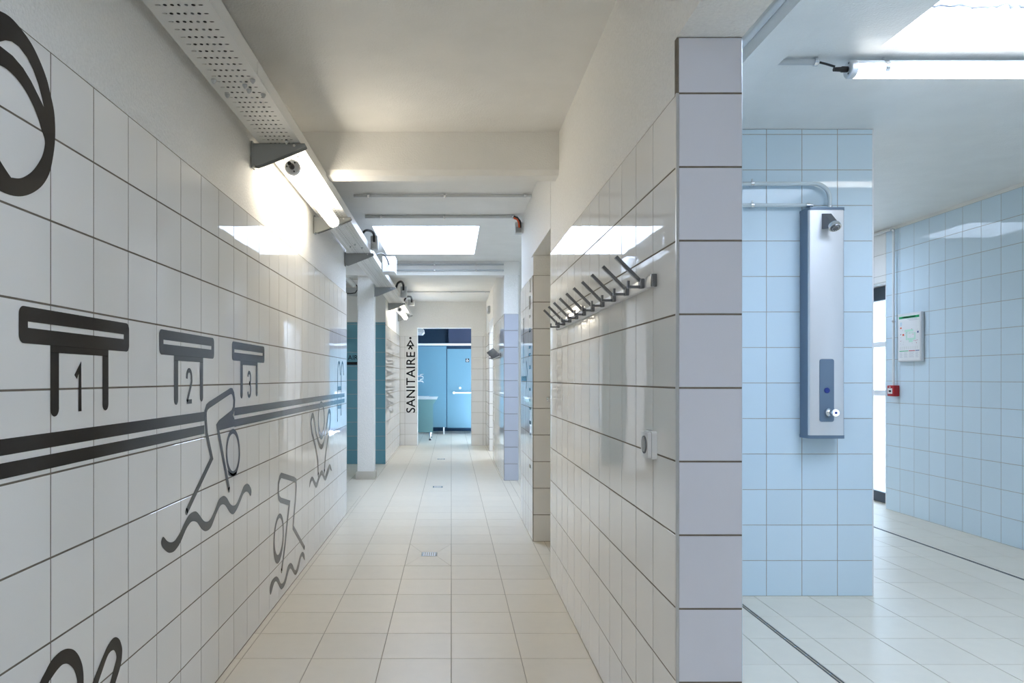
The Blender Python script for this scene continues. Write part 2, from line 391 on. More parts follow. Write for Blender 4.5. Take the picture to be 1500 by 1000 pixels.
pier('wall_right_end', 12.0, 13.05, .635, 'last narrow tiled wall pier before the toilet doorway')
# plain closed door in the doorway behind the hooks
dr = struct('door_1', MB().box(.77, .81, Y1R+.003, 5.337, .004, HEAD-.003), M['beige'], label='closed door set back in the doorway beyond the hooks')
kb = MB().tube([(.77,5.20,1.073),(.722,5.20,1.073)], .007).tube([(.722,5.20,1.073),(.715,5.20,1.073),(.705,5.20,1.073),(.698,5.20,1.073)], [.008,.017,.017,.010])
kb.build('door_knob', M['chrome'], dr)
# ---- end wall with the toilet doorway
YE = 13.0
we = wall_with_tiles('wall_end', [(-1.2, -.619, YE+T, YE+.2, 0, CEIL+.02), (.37, .83, YE+T, YE+.2, 0, CEIL+.02), (-.619, .37, YE+T, YE+.2, H+.925, CEIL+.02)], M['plaster_wall'], 'end wall of the corridor around the toilet doorway')
for (a,b) in ((-.94,-.621),(.372,.64)): MB().box(a, b, YE+.0010, YE+.01, 0, 2.0).build('grout', M['grout_grey'], we, smooth=False)
tiles(we, (0,YE,0), (1,0,0), (0,0,1), [-.94,-.85,-.62], ROWS, M['tile_white'], t=T)
tiles(we, (0,YE,0), (1,0,0), (0,0,1), [.371,.585,.635], ROWS, M['tile_white'], t=T)
# ---- far left wall and teal wall, alcove
wf = wall_with_tiles('wall_left_far', [(-1.14, -.94-T, 10.20, YE+.2, 0, CEIL+.02)], M['plaster_wall'], 'far left white tiled wall mirroring the door lettering')
MB().box(-.94-T-.001, -.9410, 10.17, YE, 0, 2.0).build('grout', M['grout'], wf, smooth=False)
tiles(wf, (-.94,0,0), (0,1,0), (0,0,1), lines(10.165, YE, 10.36, .2), ROWS, M['tile_white'], t=T, gap=.008, single=False)
wt = wall_with_tiles('wall_alcove', [(-3.1, -.941, 10.16+T, 10.36, 0, CEIL+.02)], M['plaster'], 'teal tiled back wall of the left alcove')
MB().box(-3.0, -.942, 10.1610, 10.17, 0, 2.03).build('grout', M['grout_grey'], wt, smooth=False)
tiles(wt, (0,10.16,0), (1,0,0), (0,0,1), lines(-3.0, -.94, -1.14, .2), ROWS + [2.03], M['tile_teal'], t=T)
struct('wall_alcove_left', MB().box(-3.2, -3.0, 6.2, 10.3, 0, CEIL+.02).box(-3.1, -1.14, 6.2, 6.40, 0, CEIL+.02), M['plaster'], label='plain plaster side walls of the left alcove')
cl = struct('column', MB().bbox(-1.141, -.942, 8.63, 8.83, 0, 1.24+H+.01, .006), M['plaster_wall'], label='square white plastered column beside the corridor')
MB().bbox(-1.158, -.926, 8.614, 8.846, 0, .098, .004).build('plinth', M['beige'], cl)
# ---- shower room walls
wp = wall_with_tiles('wall_shower', [(XR2-.05, 2.377-.002, 4.0+T, 4.2, 0, CEIL+.02)], M['plaster'], 'light blue tiled shower wall carrying the shower panel')
MB().box(XR2, 2.375, 4.0010, 4.02, 0, CEIL-.001).build('grout', M['grout_grey'], wp, smooth=False)
R13 = [.2*k for k in range(14)]
tiles(wp, (0,4.0,0), (1,0,0), (0,0,1), lines(XR2, 2.377, 1.776, .2), R13 + [CEIL-.001], M['tile_blue'], t=T, gap=.0035)
struct('trim_3', MB().box(2.372, 2.379, 3.999, 4.2, 0, CEIL), M['pvc_white'], label='pale corner profile at the edge of the shower wall')
XS = 4.09
ws = wall_with_tiles('wall_shower_right', [(XS+T, XS+.30, -2.7, ADDED_WINDOW[0], 0, CEIL+.02), (XS+T, XS+.30, ADDED_WINDOW[1], 6.68, 0, CEIL+.02), (XS+T, XS+.30, ADDED_WINDOW[0], ADDED_WINDOW[1], 0, ADDED_WINDOW[2]), (XS+T, XS+.30, ADDED_WINDOW[0], ADDED_WINDOW[1], ADDED_WINDOW[3], CEIL+.02), (XS+T, XS+.30, 6.679, 7.72, H+.907, CEIL+.02), (XS+T, XS+.30, 7.72, 8.72, 0, CEIL+.02)], M['plaster'], 'light blue tiled right wall of the shower room')
MB().box(XS+.0010, XS+T+.001, 2.0, 6.678, 0, 2.6).build('grout', M['grout_grey'], ws, smooth=False)
MB().box(XS+.0010, XS+T+.001, 6.678, 8.5, H+.91, 2.6).build('grout', M['grout_grey'], ws, smooth=False)
tiles(ws, (XS,0,0), (0,-1,0), (0,0,1), [-a for a in reversed(lines(3.7, 6.68, 5.084, .1985))], R13, M['tile_blue'], t=T, gap=.0035)
tiles(ws, (XS,0,0), (0,-1,0), (0,0,1), [-a for a in reversed(lines(6.68, 7.72, 5.084, .1985))], [H+.91, 2.2, 2.4, 2.6], M['tile_white'], t=T, gap=.0035)
tiles(ws, (XS,0,0), (0,-1,0), (0,0,1), [-a for a in reversed(lines(-2.5, 3.7, 5.084, .1985))], R13, M['tile_blue'], t=T, gap=.0035, single=False, skip=lambda a, b, c, d: -ADDED_WINDOW[1]-.06 < (a+b)/2 < -ADDED_WINDOW[0]+.06 and ADDED_WINDOW[2] < (c+d)/2 < ADDED_WINDOW[3])
struct('trim_4', MB().box(XS-.002, XS+.16, 6.676, 6.684, 0, H+.9), M['white_metal'], label='white reveal beside the glazed door')
# glazed exterior door in that wall
dg = struct('door_2', MB().box(XS+.14, XS+.20, 6.685, 6.735, .01, H+.90).box(XS+.14, XS+.20, 7.66, 7.715, .01, H+.90)
            .box(XS+.14, XS+.20, 6.73, 7.67, H+.77, H+.90).box(XS+.14, XS+.20, 6.73, 7.67, .01, .11), M['door_frame'], label='dark framed glazed exterior door at the end of the shower room')
for z0, z1 in ((H-.17, H-.115), (H+.31, H+.36)): MB().bbox(XS+.13, XS+.20, 6.735, 7.66, z0, z1, .004).build('glazing_bar', M['white_metal'], dg)
for z0, z1 in ((.11, H-.17), (H-.115, H+.31), (H+.36, H+.77)): MB().box(XS+.166, XS+.172, 6.735, 7.66, z0, z1).build('pane', M['door_glass'], dg, smooth=False)
MB().bbox(XS+.12, XS+.14, 6.745, 6.765, H+.22, H+.30, .003).build('handle', M['white_metal'], dg)
y0, y1, z0, z1 = ADDED_WINDOW; k = MB()
for (a, b, c, d) in ((y0, y1, z0, z0+.05), (y0, y1, z1-.05, z1), (y0, y0+.05, z0+.05, z1-.05), (y1-.05, y1, z0+.05, z1-.05), (.025, .075, z0+.05, z1-.05)): k.box(XS+.16, XS+.22, a, b, c, d)
wd = struct('window_%d' % (len(SKYLIGHTS)+1), k, M['white_metal'], label='unseen window added in the shower room wall for light')
for a, b in ((y0+.04, .04), (.06, y1-.04)): MB().box(XS+.187, XS+.193, a, b, z0+.04, z1-.04).build('pane', M['skylight_pane'], wd, smooth=False)
# remaining shell
mb = MB(); bxs = sorted({-1.2, 4.5} | {a for b in BACK_WINDOWS for a in b[:2]}); bzs = sorted({0, CEIL+.02} | {a for b in BACK_WINDOWS for a in b[2:]})
for (a, b, c, d) in cells(bxs, bzs, lambda x, z: any(q[0] < x < q[1] and q[2] < z < q[3] for q in BACK_WINDOWS)): mb.box(a, b, -2.9, -2.6, c, d)
struct('wall_back', mb, M['plaster'], label='plain wall behind the camera')
for n, (x0, x1, z0, z1) in enumerate(BACK_WINDOWS):
    k = MB().box(x0, x1, -2.80, -2.74, z0, z0+.05).box(x0, x1, -2.80, -2.74, z1-.05, z1)
    nb = 4
    for i in range(nb+1): xm = x0 + (x1-x0)*i/nb; k.box(max(x0, xm-.025), min(x1, xm+.025), -2.80, -2.74, z0+.05, z1-.05)
    wd = struct('window_%d' % (len(SKYLIGHTS)+2+n), k, M['white_metal'], label='window behind the camera')
    for i in range(nb): MB().box(x0+(x1-x0)*i/nb+.02, x0+(x1-x0)*(i+1)/nb-.02, -2.773, -2.767, z0+.04, z1-.04).build('pane', M['skylight_pane'], wd, smooth=False)
struct('wall_shower_back', MB().box(.80, 4.5, 8.6, 8.8, 0, CEIL+.02), M['plaster'], label='plain back wall of the shower room')
struct('wall_recess', MB().box(.81, 2.5, 10.4, 10.6, 0, CEIL+.02).box(2.4, 2.6, 10.5, 12.3, 0, CEIL+.02).box(.81, 2.5, 12.2, 12.4, 0, CEIL+.02), M['plaster'], label='plaster walls of the recess off the far right wall')
struct('ground', MB().box(4.4, 30, -20, 30, -.2, -.05).box(-20, 4.4, -20, -2.9, -.2, -.05), M['concrete'], label='pale paving outside the building')
struct('wall_outside_added', MB().box(6.6, 6.9, -1, 20, -.2, 3.2), M['concrete'], label='grey wall added outside to darken the glazed door')  # wall added to dim the daylight behind the door glass
# toilet room
struct('wall_toilet_left', MB().box(-1.14, -.98, 13.2, 17.2, 0, CEIL+.02), M['teal_panel'], label='blue left wall of the toilet room')
struct('wall_toilet_right', MB().box(1.5, 1.7, 13.1, 17.2, 0, CEIL+.02), M['plaster'], label='right wall of the toilet room')
struct('wall_toilet_back', MB().box(-1.1, -.06, 16.9, 17.1, 0, CEIL+.02), M['navy'], label='dark blue rear wall above the toilet cubicles')
struct('wall_toilet_back_right', MB().box(-.06, 1.6, 16.6, 17.1, 0, CEIL+.02), M['navy2'], label='slate blue rear wall above the toilet door')

# ================================================================== OBJECTS
# ---- perforated cable tray along the left wall
TZ = H + 1.117; TX0, TX1 = -.9125, -.7166; TY0, TY1 = -2.5, 12.95
tray = thing('cable_tray', 'long perforated white metal cable tray running under the ceiling', 'cable tray', (-.815, 1.5, TZ))
def perforated(y0, rows, pitch=.05):
    mb = MB(); e = .0236; c = (TX1 - TX0 - 2*e) / 7
    for r in range(rows):
        ya = y0 + r*pitch; yb = ya + pitch; ym = (ya+yb)/2
        mb.add([(TX0,ya,TZ),(TX0+e,ya,TZ),(TX0+e,yb,TZ),(TX0,yb,TZ)], [(0,1,2,3)]); mb.add([(TX1-e,ya,TZ),(TX1,ya,TZ),(TX1,yb,TZ),(TX1-e,yb,TZ)], [(0,1,2,3)])
        for k in range(7):
            xa = TX0 + e + k*c; xb = xa + c; xm = (xa+xb)/2
            rx, ry = (.0088, .0036) if k in (0, 6) else (.0060, .0065)
            out = [(xb,ym),(xb,yb),(xm,yb),(xa,yb),(xa,ym),(xa,ya),(xm,ya),(xb,ya)]
            inn = [(xm+rx*math.cos(a), ym+ry*math.sin(a)) for a in [math.pi/4*i for i in range(8)]]
            mb.add([(x,y,TZ) for x,y in out+inn], [(i,(i+1)%8,8+(i+1)%8,8+i) for i in range(8)])
    return mb
p = perforated(1.20, 235); p.build('perforated_base', M['galv'], tray, smooth=False)
MB().box(TX0, TX1, TY0, 1.20, TZ, TZ+.001).build('base', M['galv'], tray, smooth=False)
for x0, x1, f in ((TX0-.0012, TX0, 1), (TX1, TX1+.0012, -1)):
    MB().box(x0, x1, TY0, TY1, TZ-.001, TZ+.06).box(min(x0, x0+f*.010), max(x1, x1+f*.010), TY0, TY1, TZ+.058, TZ+.06).build('side_flange', M['galv'], tray, smooth=False)
MB().box(TX1+.0012, TX1+.003, 2.62, 2.80, TZ+.006, TZ+.052).build('coupler', M['galv'], tray, smooth=False)
for (x, y) in ((-.888,2.655),(-.742,2.655),(-.785,2.70),(-.782,2.745),(-.88,2.79),(-.738,2.79),(-.765,2.02),(-.775,3.34),(-.80,5.9),(-.85,6.0),(-.76,6.05)):
    MB().tube([(x,y,TZ-.001),(x,y,TZ-.006),(x,y,TZ-.012),(x,y,TZ-.016)], [.0095,.0095,.006,.003], n=10).build('dome_nut', M['pvc'], tray)
# cables lying in the tray
for (x, r, m, n, lab) in ((-.870,.012,'black','supply_cable','thick black cable lying in the cable tray nearest the wall'),(-.838,.012,'black','supply_cable','second thick black cable in the cable tray, beside the first'),
                          (-.808,.010,'pvc','data_cable','grey cable lying in the middle of the cable tray'),(-.780,.011,'dark_steel','data_cable','dark grey cable in the cable tray right of the middle'),(-.752,.011,'black','data_cable','black cable lying in the cable tray farthest from the wall')):
    pts = [(x + .001*math.sin(y*1.3+x*40), y, TZ+.003+r) for y in [1.0 + .25*i for i in range(47)]]
    tag(MB().tube(pts, r, n=8).build(n, M[m]), lab, 'cable')
# brackets
def bracket(y, xw, label, L=.25):
    b = thing('tray_bracket', label, 'bracket', (xw, y, TZ), 'brackets under the cable tray')
    for k, dy in enumerate((0, .042)):
        poly = [(xw, TZ-.002), (xw+L, TZ-.002), (xw+L+.004, TZ-.012), (xw+L-.004, TZ-.020), (xw+.05, TZ-.098), (xw+.02, TZ-.108), (xw, TZ-.104)]
        MB().prism(poly, 'y', y+dy, y+dy+.002).build('cheek', M['steel_grey'], b, smooth=False)
    MB().box(xw, xw+L, y, y+.044, TZ-.003, TZ-.001).build('top_plate', M['steel_grey'], b, smooth=False)
    MB().box(xw-.004, xw+.003, y-.002, y+.046, TZ-.115, TZ+.010).build('wall_plate', M['steel_grey'], b, smooth=False)
    MB().tube([(xw+.20,y-.003,TZ-.012),(xw+.20,y+.0,TZ-.012)], .006, n=10).build('bolt', M['galv'], b)
bracket(3.372, XL+.004, 'grey steel tray bracket nearest the camera, above the lit tube end')
bracket(4.915, XL+.004, 'grey steel tray bracket at the far end of the near lit tube')
bracket(6.33, XL+.004, 'grey steel tray bracket at the end of the swimmer wall')
bracket(8.70, -.942+.004, 'grey steel tray bracket fixed to the white column')
bracket(10.53, -.94+.004, 'grey steel tray bracket by the distant lit tube')
bracket(12.5, -.94+.004, 'grey steel tray bracket closest to the end wall')
# tube lamps
def tube_lamp(label, p0, p1, m, r=.0365, clip_up=.05, plug=True, half=False):
    p0 = Vector(p0); p1 = Vector(p1); d = (p1-p0).normalized()
    l = thing('tube_lamp', label, 'lamp', p0, 'tubular lamps')
    if half:     # only the lower part of the tube is a diffuser, the top is a white housing
        for nm, mm, a0, a1 in (('diffuser', m, 195, 375), ('housing', M['white_metal'], 15, 195)):
            h = MB(); sd = d.cross(Vector((0,0,1))).normalized(); n_ = 20
            for q in (p0+d*.03, p1-d*.03):
                h.v += [tuple(q + (sd*math.cos(a) + Vector((0,0,1))*math.sin(a))*r) for a in [math.radians(a0+(a1-a0)*i/n_) for i in range(n_+1)]]
            h.f += [(i, i+1, n_+2+i, n_+1+i) for i in range(n_)]; h.build(nm, mm, l)
    else: MB().tube([p0+d*.03, p1-d*.03], r, n=24).build('diffuser', m, l)
    for q, s in ((p0, 1), (p1, -1)):
        MB().tube([q, q+d*s*.004, q+d*s*.026, q+d*s*.03], [r*.9, r*1.03, r*1.03, r], n=24).build('end_cap', M['alu'], l)
    for k in range(3):
        an = 2*math.pi*k/3 + .6; a = Vector((0,0,1)) if abs(d.z) < .9 else Vector((1,0,0)); c = d.cross(a)
        q = p0 + (a*math.cos(an) + c*math.sin(an))*r*.68 - d*.001; MB().tube([q, q-d*.003], .004, n=8).build('screw', M['dark_steel'], l)
    if plug:
        MB().tube([p0-d*0, p0-d*.025, p0-d*.03, p0-d*.06], [.013,.013,.010,.009], n=12).build('cable_gland', M['black'], l)
    side = d.cross(Vector((0,0,1))).normalized()
    for t in (.10, .90):
        q = p0 + (p1-p0)*t; c = MB()
        ring = [q + (side*math.cos(a) + Vector((0,0,1))*math.sin(a))*(r+.0015) for a in [math.radians(-35 + 250*i/16) for i in range(17)]]
        for i in range(16):
            A, B = ring[i], ring[i+1]; o_ = d*.010; c.add([A-o_, B-o_, B+o_, A+o_], [(0,1,2,3)])
        if clip_up > 0: c.add([q+Vector((0,0,r))+side*.004*s1+d*.004*s2+Vector((0,0,z)) for z in (0, clip_up) for s1, s2 in ((-1,-1),(1,-1),(1,1),(-1,1))], [(0,1,5,4),(1,2,6,5),(2,3,7,6),(3,0,4,7)])
        c.build('clip', M['chrome'], l)
    return l
tube_lamp('glowing tube lamp hung under the cable tray above the swimmer wall', (-.776,3.46,H+1.03), (-.776,4.70,H+1.03), M['lamp'])
tube_lamp('added unseen tube lamp under the cable tray behind the camera', (-.776,-1.9,H+1.03), (-.776,-.66,H+1.03), M['lamp'])  # out of view, added to brighten the near corridor
tube_lamp('small distant glowing tube lamp under the cable tray near the toilet door', (-.776,10.62,H+1.03), (-.776,12.05,H+1.03), M['lamp'])
tube_lamp('long glowing tube lamp on the shower room ceiling', (1.735,3.11,CEIL-.052), (3.30,3.11,CEIL-.052), M['lamp_cool'], r=.0375, clip_up=.014, half=True)
tube_lamp('unlit tube lamp in the left alcove, glimpsed beside the column', (-1.33,8.80,H+1.27), (-1.33,9.62,H+1.27), M['lamp_off'], clip_up=.095)
# curl of cable and bracket under the alcove lamp
tag(MB().tube([(-1.33,9.625,H+1.27),(-1.31,9.67,H+1.285),(-1.285,9.69,H+1.26),(-1.28,9.69,H+1.21),(-1.31,9.68,H+1.165),(-1.37,9.67,H+1.155),(-1.46,9.66,H+1.16)], .008, n=8).build('lamp_cable', M['black']), 'black looped cable at the end of the alcove lamp', 'cable')
ab = thing('alcove_bracket', 'grey angled bracket below the alcove lamp', 'bracket', (-1.46, 10.15, H+1.2))
MB().prism([(-1.60,H+1.29),(-1.30,H+1.29),(-1.30,H+1.20),(-1.36,H+1.17),(-1.60,H+1.205)], 'y', 10.10, 10.157).build('plate', M['pvc'], ab, smooth=False)
for z in (1.26, 1.23): MB().tube([(-1.315,10.099,H+z),(-1.315,10.094,H+z)], .008, n=8).build('bolt', M['black'], ab)
# ---- ceiling conduits
def conduit(label, pts, r, clips, m='pvc', name='conduit'):
    c = thing(name, label, 'conduit', pts[0])
    MB().tube(pts, r, n=12).build('pipe', M[m], c)
    for (q, d) in clips:
        q = Vector(q); t = Vector(d).normalized(); a = t.cross(Vector((0,0,1))) if abs(t.z) < .9 else Vector((1,0,0))
        MB().tube([q-t*.008, q+t*.008], r*1.35, n=12).build('clip', M['chrome'], c)
    return c
zc = CEIL - .016
conduit('grey conduit across the ceiling just behind the corridor beam', [(-.74,5.40,zc),(.611,5.40,zc)], .011, [((x,5.40,zc),(1,0,0)) for x in (-.63,-.05,.56)])
conduit('grey conduit across the ceiling ending at the small wall box', [(-.74,6.10,zc),(.545,6.10,zc)], .014, [((x,6.10,zc),(1,0,0)) for x in (-.60,-.06,.53)])
conduit('upper thin conduit along the far beam by the skylight', [(-.70,8.512,H+1.365),(.63,8.512,H+1.365)], .011, [((x,8.512,H+1.365),(1,0,0)) for x in (-.2,.3)])
conduit('lower thin conduit along the far beam by the skylight', [(-.70,8.512,H+1.295),(.63,8.512,H+1.295)], .011, [((x,8.512,H+1.295),(1,0,0)) for x in (-.2,.3)])
conduit('thin conduit across the furthest ceiling before the end wall', [(-.74,11.40,zc),(.62,11.40,zc)], .010, [((x,11.40,zc),(1,0,0)) for x in (-.6,0,.55)])
conduit('short conduit stub on the shower room ceiling left of the tube lamp', [(1.245,3.11,CEIL-.02),(1.608,3.11,CEIL-.02)], .013, [((1.595,3.11,CEIL-.02),(1,0,0))])
tag(MB().tube([(1.608,3.11,CEIL-.02),(1.64,3.11,CEIL-.028),(1.68,3.11,CEIL-.04)], .005, n=8).build('lamp_cable', M['black']), 'short black lead plugged into the shower room lamp', 'cable')
conduit('white conduit along the beam above the pillar', [(1.088,-1.5,H+1.245),(1.088,1.93,H+1.245)], .012, [((1.088,1.62,H+1.245),(0,1,0))], m='pvc_white')
conduit('white conduit beyond the clip on the beam above the pillar', [(1.088,1.955,H+1.245),(1.088,3.6,H+1.245)], .012, [((1.088,1.965,H+1.245),(0,1,0))], m='pvc_white')
# wall box with cables at the end of the second conduit
wb = thing('wall_box', 'small grey wall box with black and orange cables at conduit end', 'box', (.58, 6.12, H+1.24))
MB().bbox(.548, .610, 6.09, 6.16, H+1.245, H+1.34, .004).build('housing', M['pvc'], wb)
MB().box(.556, .602, 6.087, 6.091, H+1.255, H+1.30).build('label_plate', M['steel_grey'], wb, smooth=False)
for k, m in enumerate(('black','orange')):
    MB().tube([(.535,6.085-.004*k,CEIL-.018-.014*k),(.565,6.082-.004*k,CEIL-.03-.014*k),(.588-.01*k,6.08-.004*k,CEIL-.06-.014*k),(.592-.01*k,6.08-.004*k,CEIL-.115)], .010-.002*k, n=10).build('cable', M[m], wb)
# junction boxes and hoses beside the tray
def jbox(label, x0, x1, y0, y1, z0, z1, m, hose=None, lid=True):
    j = thing('junction_box', label, 'box', ((x0+x1)/2, y0, z0), 'junction boxes on the cable tray')
    MB().bbox(x0, x1, y0, y1, z0, z1, .006).build('housing', M[m], j)
    if lid:
        MB().bbox(x0+.006, x1-.006, y0-.012, y0+.002, z0+.006, z1-.006, .003).build('lid', M[m], j)
        MB().tube([((x0+x1)/2-.01, y0-.011, (z0+z1)/2), ((x0+x1)/2-.01, y0-.017, (z0+z1)/2)], .012, n=12).build('lid_screw', M['pvc_white'], j)
def hose(label, pts, r):
    P = [Vector(p) for p in pts]; out = []; rs = []
    for i in range(len(P)-1):
        p0 = P[max(i-1,0)]; p1 = P[i]; p2 = P[i+1]; p3 = P[min(i+2,len(P)-1)]
        for k in range(14):
            t = k/14; out.append(.5*((2*p1)+(-p0+p2)*t+(2*p0-5*p1+4*p2-p3)*t*t+(-p0+3*p1-3*p2+p3)*t**3)); rs.append(r*(1 if len(out)%2 else .86))
    out.append(P[-1]); rs.append(r)
    tag(MB().tube(out, rs, n=10).build('flexible_hose', M['black']), label, 'hose')
jbox('grey junction box on the tray side before the skylight', -.715+.004, -.645, 6.25, 6.32, H+1.135, H+1.255, 'pvc')
jbox('large white junction box on the tray side under the skylight', -.711, -.575, 7.30, 7.50, H+1.09, H+1.255, 'pvc_white')
jbox('grey junction box on the tray side behind the far beam', -.711, -.625, 9.95, 10.05, H+1.14, H+1.29, 'pvc')
jbox('last small grey box on the tray near the distant lamp', -.711, -.61, 11.7, 11.8, H+1.20, H+1.30, 'pvc', lid=False)
hose('black flexible hose looping from the tray into the first grey junction box', [(-.77,6.0,TZ+.05),(-.74,6.05,TZ+.135),(-.70,6.15,TZ+.16),(-.678,6.215,TZ+.145),(-.678,6.235,TZ+.10),(-.678,6.236,TZ+.08)], .011)
hose('black flexible hose behind the far beam, nearer of two', [(-.75,9.55,TZ+.07),(-.73,9.65,TZ+.17),(-.69,9.75,TZ+.21),(-.668,9.88,TZ+.19),(-.668,9.93,TZ+.12)], .016)
hose('black flexible hose behind the far beam, further of two', [(-.74,11.1,TZ+.075),(-.71,11.25,TZ+.17),(-.66,11.45,TZ+.20),(-.65,11.6,TZ+.19),(-.65,11.68,TZ+.14)], .016)
hose('thin dark cable loops beside the large white junction box', [(-.735,6.85,TZ+.07),(-.70,6.92,TZ+.10),(-.67,7.03,TZ+.11),(-.65,7.18,TZ+.09),(-.64,7.275,TZ+.05)], .007)
# small box high on the far right wall
eb = thing('wall_unit', 'small grey box high on the far right wall above the last opening', 'box', (.60, 11.5, H+1.05))
MB().bbox(.59, .630, 11.42, 11.66, H+1.06, H+1.17, .006).build('housing', M['pvc'], eb)
MB().box(.587, .591, 11.44, 11.64, H+1.09, H+1.14).build('lens', M['white_metal'], eb, smooth=False)

# ---- coat hook rails
def hook_rail(xw, y0, y1, ys, zr, label):
    h = thing('coat_hook_rail', label, 'coat rack', (xw, y0, zr), 'coat hook rails')
    MB().bbox(xw-.016, xw-.001, y0+.006, y1-.006, zr-.017, zr+.017, .002).build('rail', M['alu'], h)
    for a, b in ((y0, y0+.006), (y1-.006, y1)): MB().bbox(xw-.018, xw-.0005, a, b, zr-.019, zr+.019, .001).build('end_cap', M['dark_steel'], h)
    for y in ys:
        root = (xw-.016, zr)
        k = MB().bbox(xw-.030, xw-.014, y-.011, y+.011, zr-.014, zr+.016, .002).build('hook', M['dark_steel'], h)
        # long arm rising at 45 degrees
        dx, dz = -.7071, .7071; ax = xw-.028; az = zr+.010; Lh = .105; t = .0055
        poly = [(ax-t*dz*1, az-t*dz), (ax+t*dz, az+t*dz), (ax+t*dz+dx*Lh, az+t*dz+dz*Lh), (ax-t*dz+dx*Lh, az-t*dz+dz*Lh)]
        MB().prism(poly, 'y', y-.0055, y+.0055).build('upper_arm', M['dark_steel'], k, smooth=False)
        MB().prism([(xw-.026,zr-.013),(xw-.026,zr-.005),(xw-.060,zr-.005),(xw-.060,zr+.010),(xw-.067,zr+.010),(xw-.067,zr-.013)], 'y', y-.0055, y+.0055).build('lower_arm', M['dark_steel'], k, smooth=False)
    return h
hook_rail(XR, 2.11, 4.02, [2.2 + .19*k for k in range(10)], H+.292, 'metal coat hook rail with ten slanted hooks on the right wall')
hook_rail(.63, 8.95, 10.72, [9.03 + .19*k for k in range(9)], H+.30, 'small distant coat hook rail on the far right wall')

# ---- wall push switch
so = thing('wall_switch', 'white wall switch box with round lens below the coat hooks', 'switch', (XR, 2.15, 1.025))
def rrect(cx_, cy_, w_, h_, r, n=5):
    return [(cx_+sx_*(w_/2-r)+r*math.cos(a), cy_+sy_*(h_/2-r)+r*math.sin(a)) for sx_, sy_, a0 in ((1,1,0),(-1,1,90),(-1,-1,180),(1,-1,270)) for a in [math.radians(a0+90*i/n) for i in range(n+1)]]
MB().prism(rrect(2.150,1.026,.084,.084,.010), 'x', XR-.016, XR-.0005).build('base', M['ceramic'], so)
fp = MB().prism(rrect(2.150,1.026,.078,.078,.012), 'x', XR-.027, XR-.017).build('faceplate', M['ceramic'], so)
ring = [(2.150+.027*math.cos(2*math.pi*i/28), 1.026+.027*math.sin(2*math.pi*i/28)) for i in range(28)]
MB().prism(ring, 'x', XR-.0295, XR-.0265).build('lens_ring', M['dark_steel'], fp)
ring = [(2.150+.022*math.cos(2*math.pi*i/28), 1.026+.022*math.sin(2*math.pi*i/28)) for i in range(28)]
MB().prism(ring, 'x', XR-.0305, XR-.029).build('lens', M['steel_grey'], fp)

# ---- shower panel
sp = thing('shower_panel', 'tall brushed metal shower column on the light blue wall', 'shower', (2.064, 4.0, .9))
YF = 3.902; z0, z1 = H-.313, H+.926
MB().prism([(1.965,3.999),(1.966,YF+.012),(1.972,YF+.003),(1.982,YF),(2.148,YF),(2.158,YF+.003),(2.163,YF+.012),(2.163,3.999)], 'z', z0, z1).build('front_panel', M['alu'], sp)
MB().box(1.9635, 1.9660, YF+.012, 3.998, z0, z1).build('side_panel', M['alu_side'], sp, smooth=False)
MB().box(2.1625, 2.1645, YF+.012, 3.998, z0, z1).build('side_panel', M['alu_side'], sp, smooth=False)
cap = [(1.962,3.999),(1.963,YF+.010),(1.972,YF-.001),(1.982,YF-.003),(2.148,YF-.003),(2.160,YF-.001),(2.166,YF+.010),(2.166,3.999)]
MB().prism(cap, 'z', z1, z1+.014).build('top_cap', M['alu_side'], sp)
MB().prism(cap, 'z', z0-.018, z0).build('bottom_cap', M['alu_side'], sp)
def sxz(x, y, Y): return (XV and (x-XV)*Y/F, H + (YV-y)*Y/F)
pl = MB().prism(rrect(2.063, H-.066, .079, .345, .012), 'y', YF-.003, YF+.001).build('control_plate', M['alu_side'], sp)
MB().tube([(2.063,YF-.002,H-.066),(2.063,YF-.006,H-.066)], .015, n=20).build('button', M['blue_button'], pl)
kn = MB().tube([(2.070,YF-.002,H-.186),(2.070,YF-.010,H-.186),(2.072,YF-.012,H-.186),(2.074,YF-.045,H-.186)], [.024,.022,.014,.014], n=20).build('push_valve', M['chrome'], pl)
MB().tube([(2.074,YF-.045,H-.186),(2.075,YF-.050,H-.186),(2.075,YF-.070,H-.186),(2.075,YF-.074,H-.186)], [.015,.022,.022,.018], n=20).build('valve_button', M['chrome'], kn)
MB().tube([(2.075,YF-.0735,H-.186),(2.075,YF-.0765,H-.186)], .007, n=12).build('valve_dot', M['blue_button'], kn)
# head: wedge body and round rose
hd = MB(); hz = H+.905
V = [(2.036,YF,hz),(2.080,YF,hz),(2.080,YF,hz-.085),(2.036,YF,hz-.085),(2.040,YF-.020,hz-.004),(2.078,YF-.020,hz-.004),(2.085,YF-.078,hz-.065),(2.045,YF-.078,hz-.065),(2.085,YF-.060,hz-.092),(2.045,YF-.060,hz-.092)]
hd.add(V, [(0,1,5,4),(4,5,6,7),(7,6,8,9),(9,8,2,3),(0,4,7,9,3),(1,2,8,6,5),(0,3,2,1)])
hb = hd.build('shower_head', M['dark_steel'], sp, smooth=False)
dd = Vector((0,-.55,-.83)).normalized(); q = Vector((2.066,YF-.066,hz-.070))
MB().tube([q, q+dd*.008, q+dd*.012, q+dd*.030], [.024,.030,.031,.031], n=24).build('rose_ring', M['chrome'], hb)
MB().tube([q+dd*.028, q+dd*.033], [.026,.024], n=24).build('rose_face', M['dark_steel'], hb)
for k in range(10):
    a = 2*math.pi*k/10; s1 = Vector((1,0,0)); s2 = dd.cross(s1); c = q+dd*.033+(s1*math.cos(a)+s2*math.sin(a))*.016
    MB().tube([c, c+dd*.003], .0025, n=6).build('nozzle', M['chrome'], hb)
